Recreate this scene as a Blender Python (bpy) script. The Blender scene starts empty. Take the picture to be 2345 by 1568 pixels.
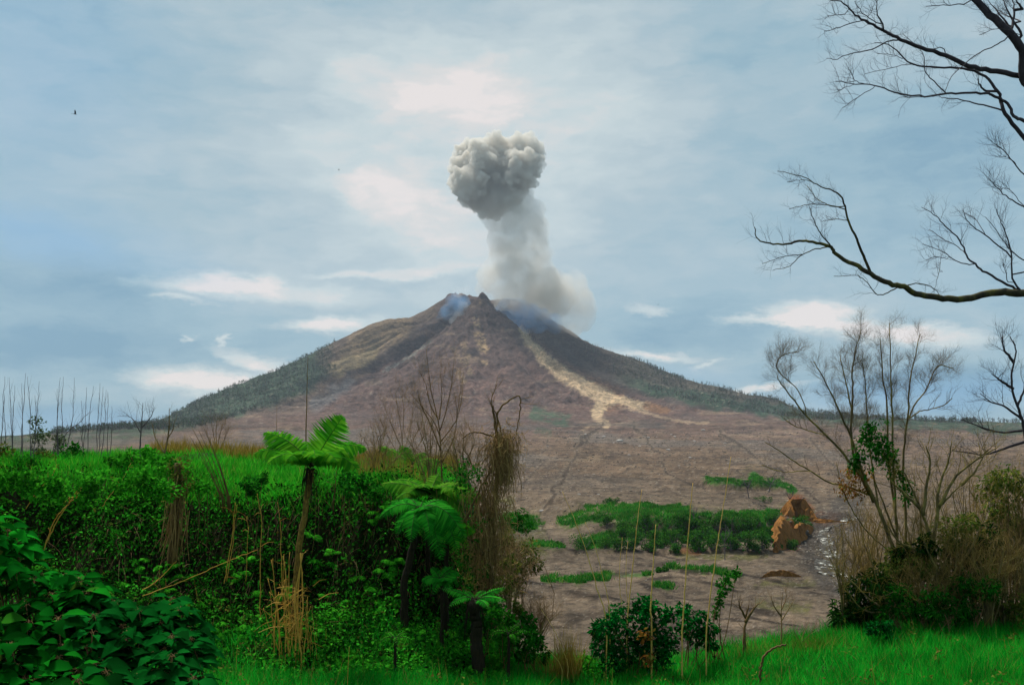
import bpy, math, random
import numpy as np
from mathutils import Vector

random.seed(11)
rng = np.random.default_rng(11)
scene = bpy.context.scene
COL = scene.collection
F = 2300.0          # focal length in units of a 2345 wide picture
CX, HY = 1172.5, 1000.0
EYE = 4.2           # height of the viewer above the meadow


def P(px, py, d):
    """a sight line through the picture, cut at distance d"""
    return np.array([(px - CX) / F * d, d, EYE + (HY - py) / F * d])


def ss(a, b, x):
    t = np.clip((np.asarray(x, float) - a) / (b - a), 0, 1)
    return t * t * (3 - 2 * t)


PERM = np.random.default_rng(5).permutation(4096)
RNDV = np.random.default_rng(6).random(4096)


def _h(i, j, k=0):
    return RNDV[PERM[(PERM[(PERM[i & 4095] + j) & 4095] + k) & 4095]]


def vnoise(x, y, seed=0):
    x = np.asarray(x, float); y = np.asarray(y, float)
    xi = np.floor(x).astype(np.int64); yi = np.floor(y).astype(np.int64)
    u = x - xi; v = y - yi
    u = u * u * (3 - 2 * u); v = v * v * (3 - 2 * v)
    a = _h(xi, yi, seed); b = _h(xi + 1, yi, seed); c = _h(xi, yi + 1, seed); d = _h(xi + 1, yi + 1, seed)
    return (a * (1 - u) + b * u) * (1 - v) + (c * (1 - u) + d * u) * v


def fbm(x, y, oct=5, seed=0, gain=0.5):
    s = 0; a = 1; t = 0
    for o in range(oct):
        s = s + a * vnoise(x * 2 ** o + 17.3 * o, y * 2 ** o - 9.1 * o, seed + o); t += a; a *= gain
    return s / t


def ridged(x, y, oct=4, seed=0):
    s = 0; a = 1; t = 0
    for o in range(oct):
        s = s + a * (1 - np.abs(2 * vnoise(x * 2 ** o + 7.7 * o, y * 2 ** o + 3.3 * o, seed + o) - 1)); t += a; a *= 0.5
    return s / t


def lin(r, g, b):
    f = lambda c: ((c / 255 + 0.055) / 1.055) ** 2.4 if c > 10 else c / 255 / 12.92
    return np.array([f(r), f(g), f(b)])


# ---------------------------------------------------------------- mesh helpers
class MB:
    """collects vertices and faces of any size for ONE mesh"""
    def __init__(s):
        s.v = []; s.n = 0; s.li = []; s.lt = []

    def add(s, v, f):
        """v (n,3); f (m,k) indices"""
        v = np.asarray(v, float).reshape(-1, 3); f = np.asarray(f, np.int64)
        s.v.append(v); s.li.append((f + s.n).ravel()); s.lt.append(np.full(len(f), f.shape[1])); s.n += len(v)

    def tube(s, pts, radii, sides=5, cap=True):
        pts = np.asarray(pts, float); n = len(pts)
        radii = np.broadcast_to(np.asarray(radii, float), (n,))
        t = np.gradient(pts, axis=0); t /= np.linalg.norm(t, axis=1)[:, None] + 1e-9
        ref = np.array([0.31, 0.93, 0.17]) if abs(t[:, 1]).mean() < 0.8 else np.array([0.9, 0.1, 0.3])
        a = np.cross(t, ref); a /= np.linalg.norm(a, axis=1)[:, None] + 1e-9
        b = np.cross(t, a)
        an = np.arange(sides) * 2 * math.pi / sides
        ring = pts[:, None] + radii[:, None, None] * (a[:, None] * np.cos(an)[None, :, None] + b[:, None] * np.sin(an)[None, :, None])
        i = np.arange(n - 1)[:, None] * sides; j = np.arange(sides)[None]; k = (j + 1) % sides
        f = np.stack([i + j, i + k, i + sides + k, i + sides + j], -1).reshape(-1, 4)
        s.add(ring.reshape(-1, 3), f)
        if cap and sides > 3:
            o = s.n - n * sides
            s.li.append(np.arange(sides)[::-1] + o); s.lt.append(np.array([sides]))
            s.li.append(np.arange(sides) + o + (n - 1) * sides); s.lt.append(np.array([sides]))

    def leaves(s, pos, dirs, nors, length, width, tmpl='diamond'):
        """many leaves at once from a small template (along, side, up)"""
        pos = np.asarray(pos, float); N = len(pos)
        if N == 0: return
        d = np.asarray(dirs, float); d = d / (np.linalg.norm(d, axis=1)[:, None] + 1e-9)
        nn = np.asarray(nors, float); sd = np.cross(nn, d); sd /= np.linalg.norm(sd, axis=1)[:, None] + 1e-9
        up = np.cross(d, sd)
        T, Fc = TEMPL[tmpl]
        L = np.broadcast_to(np.asarray(length, float), (N,))[:, None, None]; W = np.broadcast_to(np.asarray(width, float), (N,))[:, None, None]
        v = pos[:, None] + L * T[None, :, 0:1] * d[:, None] + W * T[None, :, 1:2] * sd[:, None] + L * T[None, :, 2:3] * up[:, None]
        k = len(T); base = (np.arange(N) * k)[:, None, None]
        for fc in Fc:
            pass
        f = np.asarray(Fc)[None] + base
        s.add(v.reshape(-1, 3), f.reshape(-1, f.shape[-1]))

    def mesh(s, name, origin=None):
        me = bpy.data.meshes.new(name)
        v = np.concatenate(s.v) if s.v else np.zeros((0, 3))
        if origin is not None: v = v - np.asarray(origin)
        li = np.concatenate(s.li); lt = np.concatenate(s.lt)
        me.vertices.add(len(v)); me.vertices.foreach_set('co', v.ravel())
        me.loops.add(len(li)); me.loops.foreach_set('vertex_index', li)
        me.polygons.add(len(lt)); st = np.zeros(len(lt), np.int64); st[1:] = np.cumsum(lt)[:-1]
        me.polygons.foreach_set('loop_start', st); me.polygons.foreach_set('loop_total', lt)
        me.update(calc_edges=True); me.validate()
        return me


TEMPL = {
    # 4 corners, folded along the midrib
    'diamond': (np.array([[0, 0, 0], [.45, .5, .10], [1, 0, -.06], [.45, -.5, .10]]), [[0, 1, 2], [0, 2, 3]]),
    # long blade: bends over
    'blade': (np.array([[0, -.5, 0], [0, .5, 0], [.5, .38, .0], [.5, -.38, .0], [1, 0, -.18]]), [[0, 1, 2], [0, 2, 3], [3, 2, 4]]),
    # broad drooping leaf with midrib fold
    'broad': (np.array([[0, 0, 0], [.22, .36, .07], [.22, 0, .02], [.22, -.36, .07], [.55, .5, .02], [.55, 0, -.05], [.55, -.5, .02],
                        [.82, .26, -.14], [.82, 0, -.2], [.82, -.26, -.14], [1.05, 0, -.4]]),
              [[0, 1, 2], [0, 2, 3], [1, 4, 5], [1, 5, 2], [2, 5, 6], [2, 6, 3], [4, 7, 8], [4, 8, 5], [5, 8, 9], [5, 9, 6], [7, 10, 8], [8, 10, 9]]),
    'strip': (np.array([[0, -.5, 0], [0, .5, 0], [.55, .42, -.03], [.55, -.42, -.03], [1, 0, -.16]]), [[0, 1, 2], [0, 2, 3], [3, 2, 4]]),
}


def unit(v):
    v = np.asarray(v, float); return v / (np.linalg.norm(v, axis=-1, keepdims=True) + 1e-9)


def rnd_dirs(n, up=0.0, r=rng):
    d = r.normal(size=(n, 3)); d = unit(d); d[:, 2] += up; return unit(d)


# ---------------------------------------------------------------- object helpers
def tag(o, label=None, cat=None, group=None, kind=None):
    if label: o['label'] = label
    if cat: o['category'] = cat
    if group: o['group'] = group
    if kind: o['kind'] = kind
    return o


def thing(name, loc, label, cat, group=None):
    o = bpy.data.objects.new(name, None); o.empty_display_size = 0.2
    o.location = [float(c) for c in loc]; COL.objects.link(o)
    return tag(o, label, cat, group)


def part(name, mb, mat, parent, label=None, smooth=False):
    """one mesh under its thing; the builder works in world coordinates"""
    org = np.zeros(3); p = parent
    while p is not None:
        org = org + np.array(p.location); p = p.parent
    me = mb.mesh(name, org); me.materials.append(mat)
    if smooth: me.shade_smooth()
    o = bpy.data.objects.new(name, me); COL.objects.link(o); o.parent = parent
    if label: o['label'] = label
    return o


def solo(name, mb, mat, loc=(0, 0, 0), smooth=False):
    me = mb.mesh(name, loc); me.materials.append(mat)
    if smooth: me.shade_smooth()
    o = bpy.data.objects.new(name, me); o.location = [float(c) for c in loc]; COL.objects.link(o)
    return o


# ---------------------------------------------------------------- materials
def newmat(name):
    m = bpy.data.materials.new(name); m.use_nodes = True
    nt = m.node_tree; nt.nodes.clear()
    out = nt.nodes.new('ShaderNodeOutputMaterial')
    return m, nt, out


def ramp(nt, fac, stops):
    r = nt.nodes.new('ShaderNodeValToRGB'); e = r.color_ramp.elements
    while len(e) < len(stops): e.new(0.5)
    for el, (p, c) in zip(e, stops): el.position = p; el.color = (*c, 1)
    nt.links.new(fac, r.inputs[0]); return r.outputs[0]


def leaf_mat(name, stops, trans=0.3, rough=0.5, spec=0.25, patch=0.0, scale=1.5, mul=(0.5, 1.35)):
    """foliage: colour by leaf (every island its own), lighter and darker patches over the plant"""
    m, nt, out = newmat(name)
    geo = nt.nodes.new('ShaderNodeNewGeometry')
    tc = nt.nodes.new('ShaderNodeTexCoord')
    c = ramp(nt, geo.outputs['Random Per Island'], stops)
    n = nt.nodes.new('ShaderNodeTexNoise'); n.inputs['Scale'].default_value = scale; n.inputs['Detail'].default_value = 2
    nt.links.new(tc.outputs['Object'], n.inputs['Vector'])
    v = ramp(nt, n.outputs['Fac'], [(0.3, (mul[0],) * 3), (0.7, (mul[1],) * 3)])
    mx = nt.nodes.new('ShaderNodeMix'); mx.data_type = 'RGBA'; mx.blend_type = 'MULTIPLY'; mx.inputs[0].default_value = 1
    nt.links.new(c, mx.inputs[6]); nt.links.new(v, mx.inputs[7])
    b = nt.nodes.new('ShaderNodeBsdfDiffuse'); nt.links.new(mx.outputs[2], b.inputs['Color'])
    t = nt.nodes.new('ShaderNodeBsdfTranslucent'); nt.links.new(mx.outputs[2], t.inputs['Color'])
    ms = nt.nodes.new('ShaderNodeMixShader'); ms.inputs[0].default_value = trans
    nt.links.new(b.outputs[0], ms.inputs[1]); nt.links.new(t.outputs[0], ms.inputs[2]); nt.links.new(ms.outputs[0], out.inputs['Surface'])
    return m


def bark_mat(name, c1, c2, scale=14.0, stretch=0.25, bump=0.3, rough=0.85, c3=None):
    m, nt, out = newmat(name)
    tc = nt.nodes.new('ShaderNodeTexCoord'); mp = nt.nodes.new('ShaderNodeMapping'); mp.inputs['Scale'].default_value = (1, 1, stretch)
    nt.links.new(tc.outputs['Object'], mp.inputs[0])
    n = nt.nodes.new('ShaderNodeTexNoise'); n.inputs['Scale'].default_value = scale; n.inputs['Detail'].default_value = 4; n.inputs['Roughness'].default_value = 0.65
    nt.links.new(mp.outputs[0], n.inputs['Vector'])
    st = [(0.3, c1), (0.68, c2)] if c3 is None else [(0.3, c1), (0.52, c2), (0.72, c3)]
    c = ramp(nt, n.outputs['Fac'], st)
    b = nt.nodes.new('ShaderNodeBsdfPrincipled'); b.inputs['Roughness'].default_value = rough; b.inputs['Specular IOR Level'].default_value = 0.2
    nt.links.new(c, b.inputs['Base Color'])
    bp = nt.nodes.new('ShaderNodeBump'); bp.inputs['Strength'].default_value = bump; bp.inputs['Distance'].default_value = 0.02
    nt.links.new(n.outputs['Fac'], bp.inputs['Height']); nt.links.new(bp.outputs[0], b.inputs['Normal'])
    nt.links.new(b.outputs[0], out.inputs['Surface'])
    return m


def twig_mat(name, stops, rough=0.9):
    m, nt, out = newmat(name)
    geo = nt.nodes.new('ShaderNodeNewGeometry')
    c = ramp(nt, geo.outputs['Random Per Island'], stops)
    b = nt.nodes.new('ShaderNodeBsdfPrincipled'); b.inputs['Roughness'].default_value = rough; b.inputs['Specular IOR Level'].default_value = 0.15
    nt.links.new(c, b.inputs['Base Color']); nt.links.new(b.outputs[0], out.inputs['Surface'])
    return m


def terrain_mat(name, scales, amount, bump_scale, bump_dist, stretch=(1, 1, 1), coarse=None):
    """ground colour from its own colour attribute, broken up by rock and gravel noise"""
    m, nt, out = newmat(name)
    at = nt.nodes.new('ShaderNodeAttribute'); at.attribute_name = 'Col'
    tc = nt.nodes.new('ShaderNodeTexCoord'); mp = nt.nodes.new('ShaderNodeMapping'); mp.inputs['Scale'].default_value = stretch
    nt.links.new(tc.outputs['Object'], mp.inputs[0])
    cur = at.outputs['Color']; first = None
    for sc, am in zip(scales, amount):
        n = nt.nodes.new('ShaderNodeTexNoise'); n.inputs['Scale'].default_value = sc; n.inputs['Detail'].default_value = 6; n.inputs['Roughness'].default_value = 0.7
        nt.links.new(mp.outputs[0], n.inputs['Vector'])
        if first is None: first = n
        v = ramp(nt, n.outputs['Fac'], [(0.32, (1 - am,) * 3), (0.5, (1.0,) * 3), (0.66, (1 + am * 1.2, 1 + am * 1.12, 1 + am * 1.02))])
        mx = nt.nodes.new('ShaderNodeMix'); mx.data_type = 'RGBA'; mx.blend_type = 'MULTIPLY'; mx.inputs[0].default_value = 1
        nt.links.new(cur, mx.inputs[6]); nt.links.new(v, mx.inputs[7]); cur = mx.outputs[2]
    b = nt.nodes.new('ShaderNodeBsdfPrincipled'); b.inputs['Roughness'].default_value = 0.95; b.inputs['Specular IOR Level'].default_value = 0.1
    nt.links.new(cur, b.inputs['Base Color'])
    n = nt.nodes.new('ShaderNodeTexNoise'); n.inputs['Scale'].default_value = bump_scale; n.inputs['Detail'].default_value = 8; n.inputs['Roughness'].default_value = 0.75
    nt.links.new(mp.outputs[0], n.inputs['Vector'])
    bp = nt.nodes.new('ShaderNodeBump'); bp.inputs['Strength'].default_value = 1.0; bp.inputs['Distance'].default_value = bump_dist
    nt.links.new(n.outputs['Fac'], bp.inputs['Height']); nt.links.new(bp.outputs[0], b.inputs['Normal'])
    if coarse:
        n = nt.nodes.new('ShaderNodeTexNoise'); n.inputs['Scale'].default_value = coarse[0]; n.inputs['Detail'].default_value = 8; n.inputs['Roughness'].default_value = 0.75
        nt.links.new(tc.outputs['Object'], n.inputs['Vector'])
        b2 = nt.nodes.new('ShaderNodeBump'); b2.inputs['Distance'].default_value = coarse[1]
        nt.links.new(n.outputs['Fac'], b2.inputs['Height']); nt.links.new(b2.outputs[0], bp.inputs['Normal'])
    nt.links.new(b.outputs[0], out.inputs['Surface'])
    return m


def vol_mat(name, color, density, noise=None, aniso=0.0):
    m, nt, out = newmat(name)
    v = nt.nodes.new('ShaderNodeVolumePrincipled')
    v.inputs['Color'].default_value = (*color, 1); v.inputs['Density'].default_value = density; v.inputs['Anisotropy'].default_value = aniso
    v.inputs['Density Attribute'].default_value = ''
    if noise:
        sc, lo, hi = noise
        tc = nt.nodes.new('ShaderNodeTexCoord')
        n = nt.nodes.new('ShaderNodeTexNoise'); n.inputs['Scale'].default_value = sc; n.inputs['Detail'].default_value = 3
        nt.links.new(tc.outputs['Object'], n.inputs['Vector'])
        mr = nt.nodes.new('ShaderNodeMapRange'); mr.inputs['From Min'].default_value = 0.35; mr.inputs['From Max'].default_value = 0.68
        mr.inputs['To Min'].default_value = density * lo; mr.inputs['To Max'].default_value = density * hi
        nt.links.new(n.outputs['Fac'], mr.inputs[0]); nt.links.new(mr.outputs[0], v.inputs['Density'])
    nt.links.new(v.outputs[0], out.inputs['Volume'])
    return m


# ---------------------------------------------------------------- camera, light, sky
cam = bpy.data.cameras.new('camera'); cam.sensor_width = 36; cam.lens = 36 * F / 2345
cam.shift_y = (HY - 784) / 2345; cam.clip_start = 0.1; cam.clip_end = 40000
co = bpy.data.objects.new('camera', cam); co.location = (0, 0, EYE); co.rotation_euler = (math.radians(90), 0, 0)
COL.objects.link(co); scene.camera = co

SUN_EL, SUN_AZ = 60, 328        # high, before the viewer and to the left (azimuth from +Y clockwise)
sun = bpy.data.lights.new('sun', 'SUN'); sun.energy = 4.6; sun.angle = math.radians(14); sun.color = (1.0, 0.94, 0.85)
so = bpy.data.objects.new('sun', sun); COL.objects.link(so)
el, az = math.radians(SUN_EL), math.radians(SUN_AZ)
sd = Vector((math.sin(az) * math.cos(el), math.cos(az) * math.cos(el), math.sin(el)))
so.rotation_euler = (-sd).to_track_quat('-Z', 'Y').to_euler(); so.location = (0, -20, 60)

world = bpy.data.worlds.new('World'); scene.world = world; world.use_nodes = True
nt = world.node_tree; nt.nodes.clear(); L = nt.links.new
out = nt.nodes.new('ShaderNodeOutputWorld')


def math_node(op, a, b=None):
    n = nt.nodes.new('ShaderNodeMath'); n.operation = op
    for k, x in enumerate((a, b)):
        if x is None: continue
        if isinstance(x, (int, float)): n.inputs[k].default_value = x
        else: L(x, n.inputs[k])
    return n.outputs[0]


tc = nt.nodes.new('ShaderNodeTexCoord')
sep = nt.nodes.new('ShaderNodeSeparateXYZ'); L(tc.outputs['Generated'], sep.inputs[0])
U = math_node('ARCTAN2', sep.outputs[0], sep.outputs[1])
V = math_node('ARCSINE', sep.outputs[2])
uv = nt.nodes.new('ShaderNodeCombineXYZ'); L(U, uv.inputs[0]); L(V, uv.inputs[1])
# ragged edges: the direction is nudged by wind-stretched noise
mpw = nt.nodes.new('ShaderNodeMapping'); mpw.inputs['Scale'].default_value = (1, 2.6, 1); L(uv.outputs[0], mpw.inputs[0])
nw = nt.nodes.new('ShaderNodeTexNoise'); nw.inputs['Scale'].default_value = 9; nw.inputs['Detail'].default_value = 9; nw.inputs['Roughness'].default_value = 0.7
L(mpw.outputs[0], nw.inputs['Vector'])
vs = nt.nodes.new('ShaderNodeVectorMath'); vs.operation = 'SUBTRACT'; L(nw.outputs['Color'], vs.inputs[0]); vs.inputs[1].default_value = (0.5, 0.5, 0.5)
vm = nt.nodes.new('ShaderNodeVectorMath'); vm.operation = 'MULTIPLY'; L(vs.outputs[0], vm.inputs[0]); vm.inputs[1].default_value = (0.13, 0.045, 0)
wv = nt.nodes.new('ShaderNodeVectorMath'); wv.operation = 'ADD'; L(uv.outputs[0], wv.inputs[0]); L(vm.outputs[0], wv.inputs[1])


def blobs(items):
    tot = None
    for (px, py, rx, ry, rot, amp) in items:
        u = math.atan((px - CX) / F); v = math.atan((HY - py) / F * math.cos(u))
        mp = nt.nodes.new('ShaderNodeMapping'); mp.vector_type = 'TEXTURE'
        mp.inputs['Location'].default_value = (u, v, 0); mp.inputs['Rotation'].default_value = (0, 0, math.radians(rot))
        mp.inputs['Scale'].default_value = (rx / F, ry / F, 1); L(wv.outputs[0], mp.inputs[0])
        ln = nt.nodes.new('ShaderNodeVectorMath'); ln.operation = 'LENGTH'; L(mp.outputs[0], ln.inputs[0])
        mr = nt.nodes.new('ShaderNodeMapRange'); mr.interpolation_type = 'SMOOTHSTEP'
        mr.inputs['From Min'].default_value = 1.35; mr.inputs['From Max'].default_value = 0.15
        mr.inputs['To Min'].default_value = 0; mr.inputs['To Max'].default_value = amp; L(ln.outputs['Value'], mr.inputs[0])
        tot = mr.outputs[0] if tot is None else math_node('ADD', tot, mr.outputs[0])
    return tot


bright = blobs([
    (1000, 370, 540, 380, 0, .52), (950, 505, 240, 75, -20, .40), (880, 430, 160, 50, -5, .20), (1010, 215, 150, 50, 10, .3), (1150, 250, 110, 34, 20, .25), (1000, 190, 260, 130, 0, .28), (1360, 250, 260, 220, 0, .25),
    (490, 652, 150, 26, 3, 1.0), (720, 668, 150, 26, -5, .55), (410, 690, 70, 9, 0, .7), (770, 742, 150, 20, 2, .95),
    (490, 880, 180, 30, -8, 1.1), (610, 835, 110, 26, -20, .9), (930, 622, 230, 14, 3, .5), (1860, 722, 110, 38, -6, 1.1),
    (1760, 735, 130, 14, -4, .8), (1990, 765, 190, 26, -8, .9), (1490, 812, 110, 13, -5, .8), (1490, 700, 60, 12, 0, .6),
    (1720, 888, 130, 9, 3, .9), (1630, 828, 50, 9, 20, .5), (440, 765, 16, 8, 0, .7), (525, 770, 12, 16, -30, .6),
    (2170, 770, 110, 20, -5, .7)])
dark = blobs([
    (90, 700, 300, 130, 0, .75), (260, 800, 330, 60, 0, .5), (1520, 760, 260, 60, 0, .35), (2150, 890, 260, 60, 0, .8), (200, 960, 330, 50, 0, .75),
    (620, 500, 330, 130, -10, .25), (1950, 420, 420, 200, 0, .3), (2250, 700, 200, 120, 0, .35), (1480, 900, 400, 60, 0, .45)])
blue = blobs([(60, 530, 200, 50, -15, .9), (20, 120, 340, 300, 0, .5), (230, 980, 420, 45, 0, .6), (2120, 905, 330, 40, 0, .8), (1500, 860, 260, 30, 0, .4), (300, 560, 260, 70, -20, .35)])
# soft streaky overcast
mp2 = nt.nodes.new('ShaderNodeMapping'); mp2.inputs['Scale'].default_value = (1, 2.7, 1); mp2.inputs['Rotation'].default_value = (0, 0, math.radians(-4)); L(wv.outputs[0], mp2.inputs[0])
n2 = nt.nodes.new('ShaderNodeTexNoise'); n2.inputs['Scale'].default_value = 5.2; n2.inputs['Detail'].default_value = 7; n2.inputs['Roughness'].default_value = 0.55; L(mp2.outputs[0], n2.inputs['Vector'])
n2b = nt.nodes.new('ShaderNodeTexNoise'); n2b.inputs['Scale'].default_value = 26; n2b.inputs['Detail'].default_value = 5; L(mp2.outputs[0], n2b.inputs['Vector'])
t = math_node('MULTIPLY', math_node('SUBTRACT', n2.outputs['Fac'], 0.5), .72)
t = math_node('ADD', t, math_node('MULTIPLY', math_node('SUBTRACT', n2b.outputs['Fac'], 0.5), 0.27))
t = math_node('ADD', 0.29, t)
bt = math_node('MULTIPLY', bright, math_node('ADD', 0.62, math_node('MULTIPLY', n2b.outputs['Fac'], 0.55)))
t = math_node('SUBTRACT', t, math_node('MULTIPLY', dark, 0.34))
t = math_node('ADD', t, math_node('MULTIPLY', bt, 0.84))
tone = ramp(nt, t, [(0.0, tuple(lin(114, 156, 180))), (0.22, tuple(lin(150, 181, 195))), (0.45, tuple(lin(179, 197, 204))), (0.68, tuple(lin(200, 213, 215))), (0.86, tuple(lin(219, 219, 217))), (1.0, tuple(lin(236, 228, 224)))])
mxb = nt.nodes.new('ShaderNodeMix'); mxb.data_type = 'RGBA'; L(math_node('MULTIPLY', math_node('MINIMUM', blue, 1.0), 0.42), mxb.inputs[0]); L(tone, mxb.inputs[6]); mxb.inputs[7].default_value = (*lin(122, 178, 225), 1)
cloud = nt.nodes.new('ShaderNodeBackground'); L(mxb.outputs[2], cloud.inputs[0]); cloud.inputs[1].default_value = 0.72
sky = nt.nodes.new('ShaderNodeTexSky'); sky.sky_type = 'NISHITA'; sky.sun_disc = False; sky.sun_elevation = el; sky.sun_rotation = az; sky.air_density = 1.2
bsky = nt.nodes.new('ShaderNodeBackground'); L(sky.outputs[0], bsky.inputs[0]); bsky.inputs[1].default_value = 0.06
ms = nt.nodes.new('ShaderNodeMixShader'); ms.inputs[0].default_value = 0.94
L(bsky.outputs[0], ms.inputs[1]); L(cloud.outputs[0], ms.inputs[2]); L(ms.outputs[0], out.inputs['Surface'])

vs_ = scene.view_settings; vs_.view_transform = 'Standard'; vs_.look = 'None'; vs_.exposure = 0.5; vs_.gamma = 1.0; vs_.use_curve_mapping = False
scene.cycles.use_denoising = True
scene.cycles.max_bounces = 10; scene.cycles.transparent_max_bounces = 8; scene.cycles.volume_bounces = 8
scene.cycles.diffuse_bounces = 3; scene.cycles.glossy_bounces = 2
scene.cycles.sample_clamp_indirect = 5
# ================================================================ TERRAIN
XA, YA, XB, YB = -64.0, 3900.0, -106.0, 3600.0
KA, KB = YA / F, YB / F


def zpx(py, d): return EYE + (HY - py) / F * d


def prof(pairs, k, d):
    r = np.array([p[0] for p in pairs]) * k
    z = np.array([zpx(p[1], d) for p in pairs]); return r, z


LR = prof([(0, 688), (60, 682), (100, 672), (130, 690), (165, 714), (200, 728), (245, 733), (280, 745), (320, 765), (370, 790), (430, 825), (490, 855), (570, 885), (650, 920), (730, 965), (930, 1012), (1300, 1040)], KA, YA)
RR = prof([(0, 688), (40, 688), (85, 700), (120, 725), (160, 755), (200, 780), (270, 810), (340, 835), (410, 868), (470, 885), (560, 905), (610, 916), (650, 932), (670, 941), (770, 955), (900, 963), (1200, 978), (1700, 1000)], KA, YA)
FR = prof([(0, 688), (50, 700), (90, 745), (150, 800), (220, 850), (300, 895), (400, 935), (500, 962), (620, 985), (800, 1000), (1100, 1020)], KA, YA)
BR = prof([(0, 683), (14, 690), (40, 716), (65, 740), (145, 800), (235, 862), (355, 922), (470, 958), (600, 985), (760, 1000), (1000, 1025)], KB, YB)


def smax(a, b, k=7.0):
    h = np.clip(0.5 + 0.5 * (a - b) / k, 0, 1); return b * (1 - h) + a * h + k * h * (1 - h)


def far_z(x, y, detail=True):
    x = np.asarray(x, float); y = np.asarray(y, float)
    up_ = 73 - 72 * (1 - ss(-1500, -500, x))
    plain = -28 + (ridged(x / 15 + y / 38, y / 24 - x / 90, 4, 73) - .6) * 2.6 * (1 - ss(230, 340, y)) + up_ * np.clip((y - 300) / 3300, 0, 1.35)
    plain = plain + (fbm(x / 90, y / 60, 4, 3) - .5) * 2.2 * ss(150, 500, y) + (fbm(x / 8, y / 10, 5, 9) - .5) * 1.7 * (1 - ss(600, 1500, y)) + (fbm(x / 60, y / 60, 5, 4) - .5) * np.clip((y - 800) / 2500, 0, 1) * 22
    # terraces left standing in the valley, with a broken front edge
    nx = (fbm(x / 9, y / 9, 4, 21) - .5)
    fy = 276 + nx * 16 + 14 * ss(62, 85, x)
    T = ss(0, 1, (y - fy) / 7.5) * (1 - ss(352, 420, y + nx * 30)) * ss(17, 40, x + nx * 14 + (y - 280) * .25) * (1 - ss(83, 89, x + nx * 8))
    plain = plain + 8.6 * T
    plain = plain + 7.0 * np.exp(-(((x - 94) / 5.5) ** 2 + ((y - 338) / 14) ** 2) ** 1.5) + 3.5 * np.exp(-((x - 103) / 5) ** 2 - ((y - 322) / 10) ** 2)
    plain = plain + 5.0 * ss(0, 1, (y - 470 - nx * 30) / 12) * (1 - ss(500, 560, y)) * ss(92, 104, x + nx * 20) * (1 - ss(122, 136, x))
    # small ledges nearer by
    plain = plain + 1.6 * ss(0, 1, (y - 232 - nx * 14 - .05 * x) / 3) * ss(-30, 10, x) * (1 - ss(60, 75, x)) * (1 - ss(236, 262, y))
    # stream bed
    bed = np.interp(y, [150, 200, 235, 262, 290, 340, 420], [92, 80, 79, 78, 84, 92, 112])
    plain = plain - 3.2 * np.exp(-((x - bed) / 9) ** 2) * (1 - ss(380, 470, y)) * ss(140, 190, y)
    # debris apron spread in front of the cone
    ra = np.hypot(x - XB, y - YB); plain = plain + 74 * np.clip(1 - ra / 2750, 0, 1) ** 1.6 * ss(.05, .7, (YB - y) / (ra + 1)) * (1 + .5 * (ridged(np.arctan2(y - YB, x - XB) * 5, ra / 900, 4, 46) - .6))
    plain = plain + (fbm(x / 26, y / 34, 4, 11) - .5) * 4.5 * ss(380, 900, y)
    # main mountain
    dx, dy = x - XA, y - YA; r = np.hypot(dx, dy) + 1e-6
    w = .5 + .5 * dx / r; w = ss(0.12, 0.88, w)
    zs = np.interp(r, *LR) * (1 - w) + np.interp(r, *RR) * w
    f = np.where(dy < 0, (dy / r) ** 2, 0); zf = np.interp(r * .92, *FR)
    A = zs * (1 - f) + zf * f
    dxb, dyb = x - XB, y - YB; e = np.where(dyb < 0, dyb / 1.25, dyb * 1.7); rb = np.hypot(dxb, e) + 1e-6
    B = np.interp(rb, *BR)
    if detail:
        an = np.arctan2(dy, dx)
        env = ss(60, 260, r) * (1 - ss(1000, 1700, r))
        A = A + (ridged(an * 9, r / 600, 4, 31) - .62) * 64 * env * ss(0.05, .5, f + .12) + (fbm(x / 70, y / 70, 5, 35) - .5) * 26 * env
        anb = np.arctan2(e, dxb); envb = ss(10, 90, rb) * (1 - ss(500, 1100, rb))
        B = B + (ridged(anb * 8, rb / 330, 5, 41) - .62) * 40 * envb + (fbm(x / 34, y / 34, 5, 45) - .5) * 38 * (ss(0, 60, rb)) * (1 - ss(600, 1200, rb))
        A = A + (fbm(x / 18, y / 18, 3, 38) - .5) * 22 * (1 - ss(120, 260, r))
        B = B + (fbm(x / 12, y / 12, 3, 39) - .5) * 14 * (1 - ss(40, 160, rb))
    M = smax(A, B, 5)
    gul = lambda pts, w: np.exp(-(seg_dist(x, y, pts) / w) ** 2)
    jig = (fbm(x / 60, y / 60, 3, 47) - .5) * 30
    M = M - 52 * np.exp(-(seg_dist(x + jig, y, [(-175, 3790), (-235, 3690), (-300, 3590), (-400, 3480), (-540, 3330), (-700, 3150)]) / 58) ** 2)
    M = M - 20 * np.exp(-(seg_dist(x + jig, y, [(40, 3560), (95, 3480), (170, 3390), (260, 3280)]) / 40) ** 2)
    M = M - 22 * np.exp(-(seg_dist(x + jig, y, [(-330, 3760), (-460, 3620), (-640, 3470)]) / 45) ** 2)
    M = M + 25 * np.exp(-(np.hypot(x - XB - 2, y - YB) / 17) ** 2) + (fbm(x / 9, y / 9, 3, 48) - .5) * 22 * np.exp(-(np.hypot(x - XB, y - YB) / 60) ** 2) + 34 * (fbm(x / 11, y / 25, 3, 49) - .42) * np.exp(-(np.hypot(x + 190, y - 3900) / 70) ** 2)
    return smax(M, plain, 22)


def sight(px, py, lo=110, hi=6000, n=2600):
    """where a line of sight meets the land"""
    d = np.geomspace(lo, hi, n)
    x = (px - CX) / F * d; z = EYE + (HY - py) / F * d
    g = far_z(x, d); k = np.argmax(g >= z)
    return np.array([x[k], d[k], g[k]]) if g[k] >= z[k] else None


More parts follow.
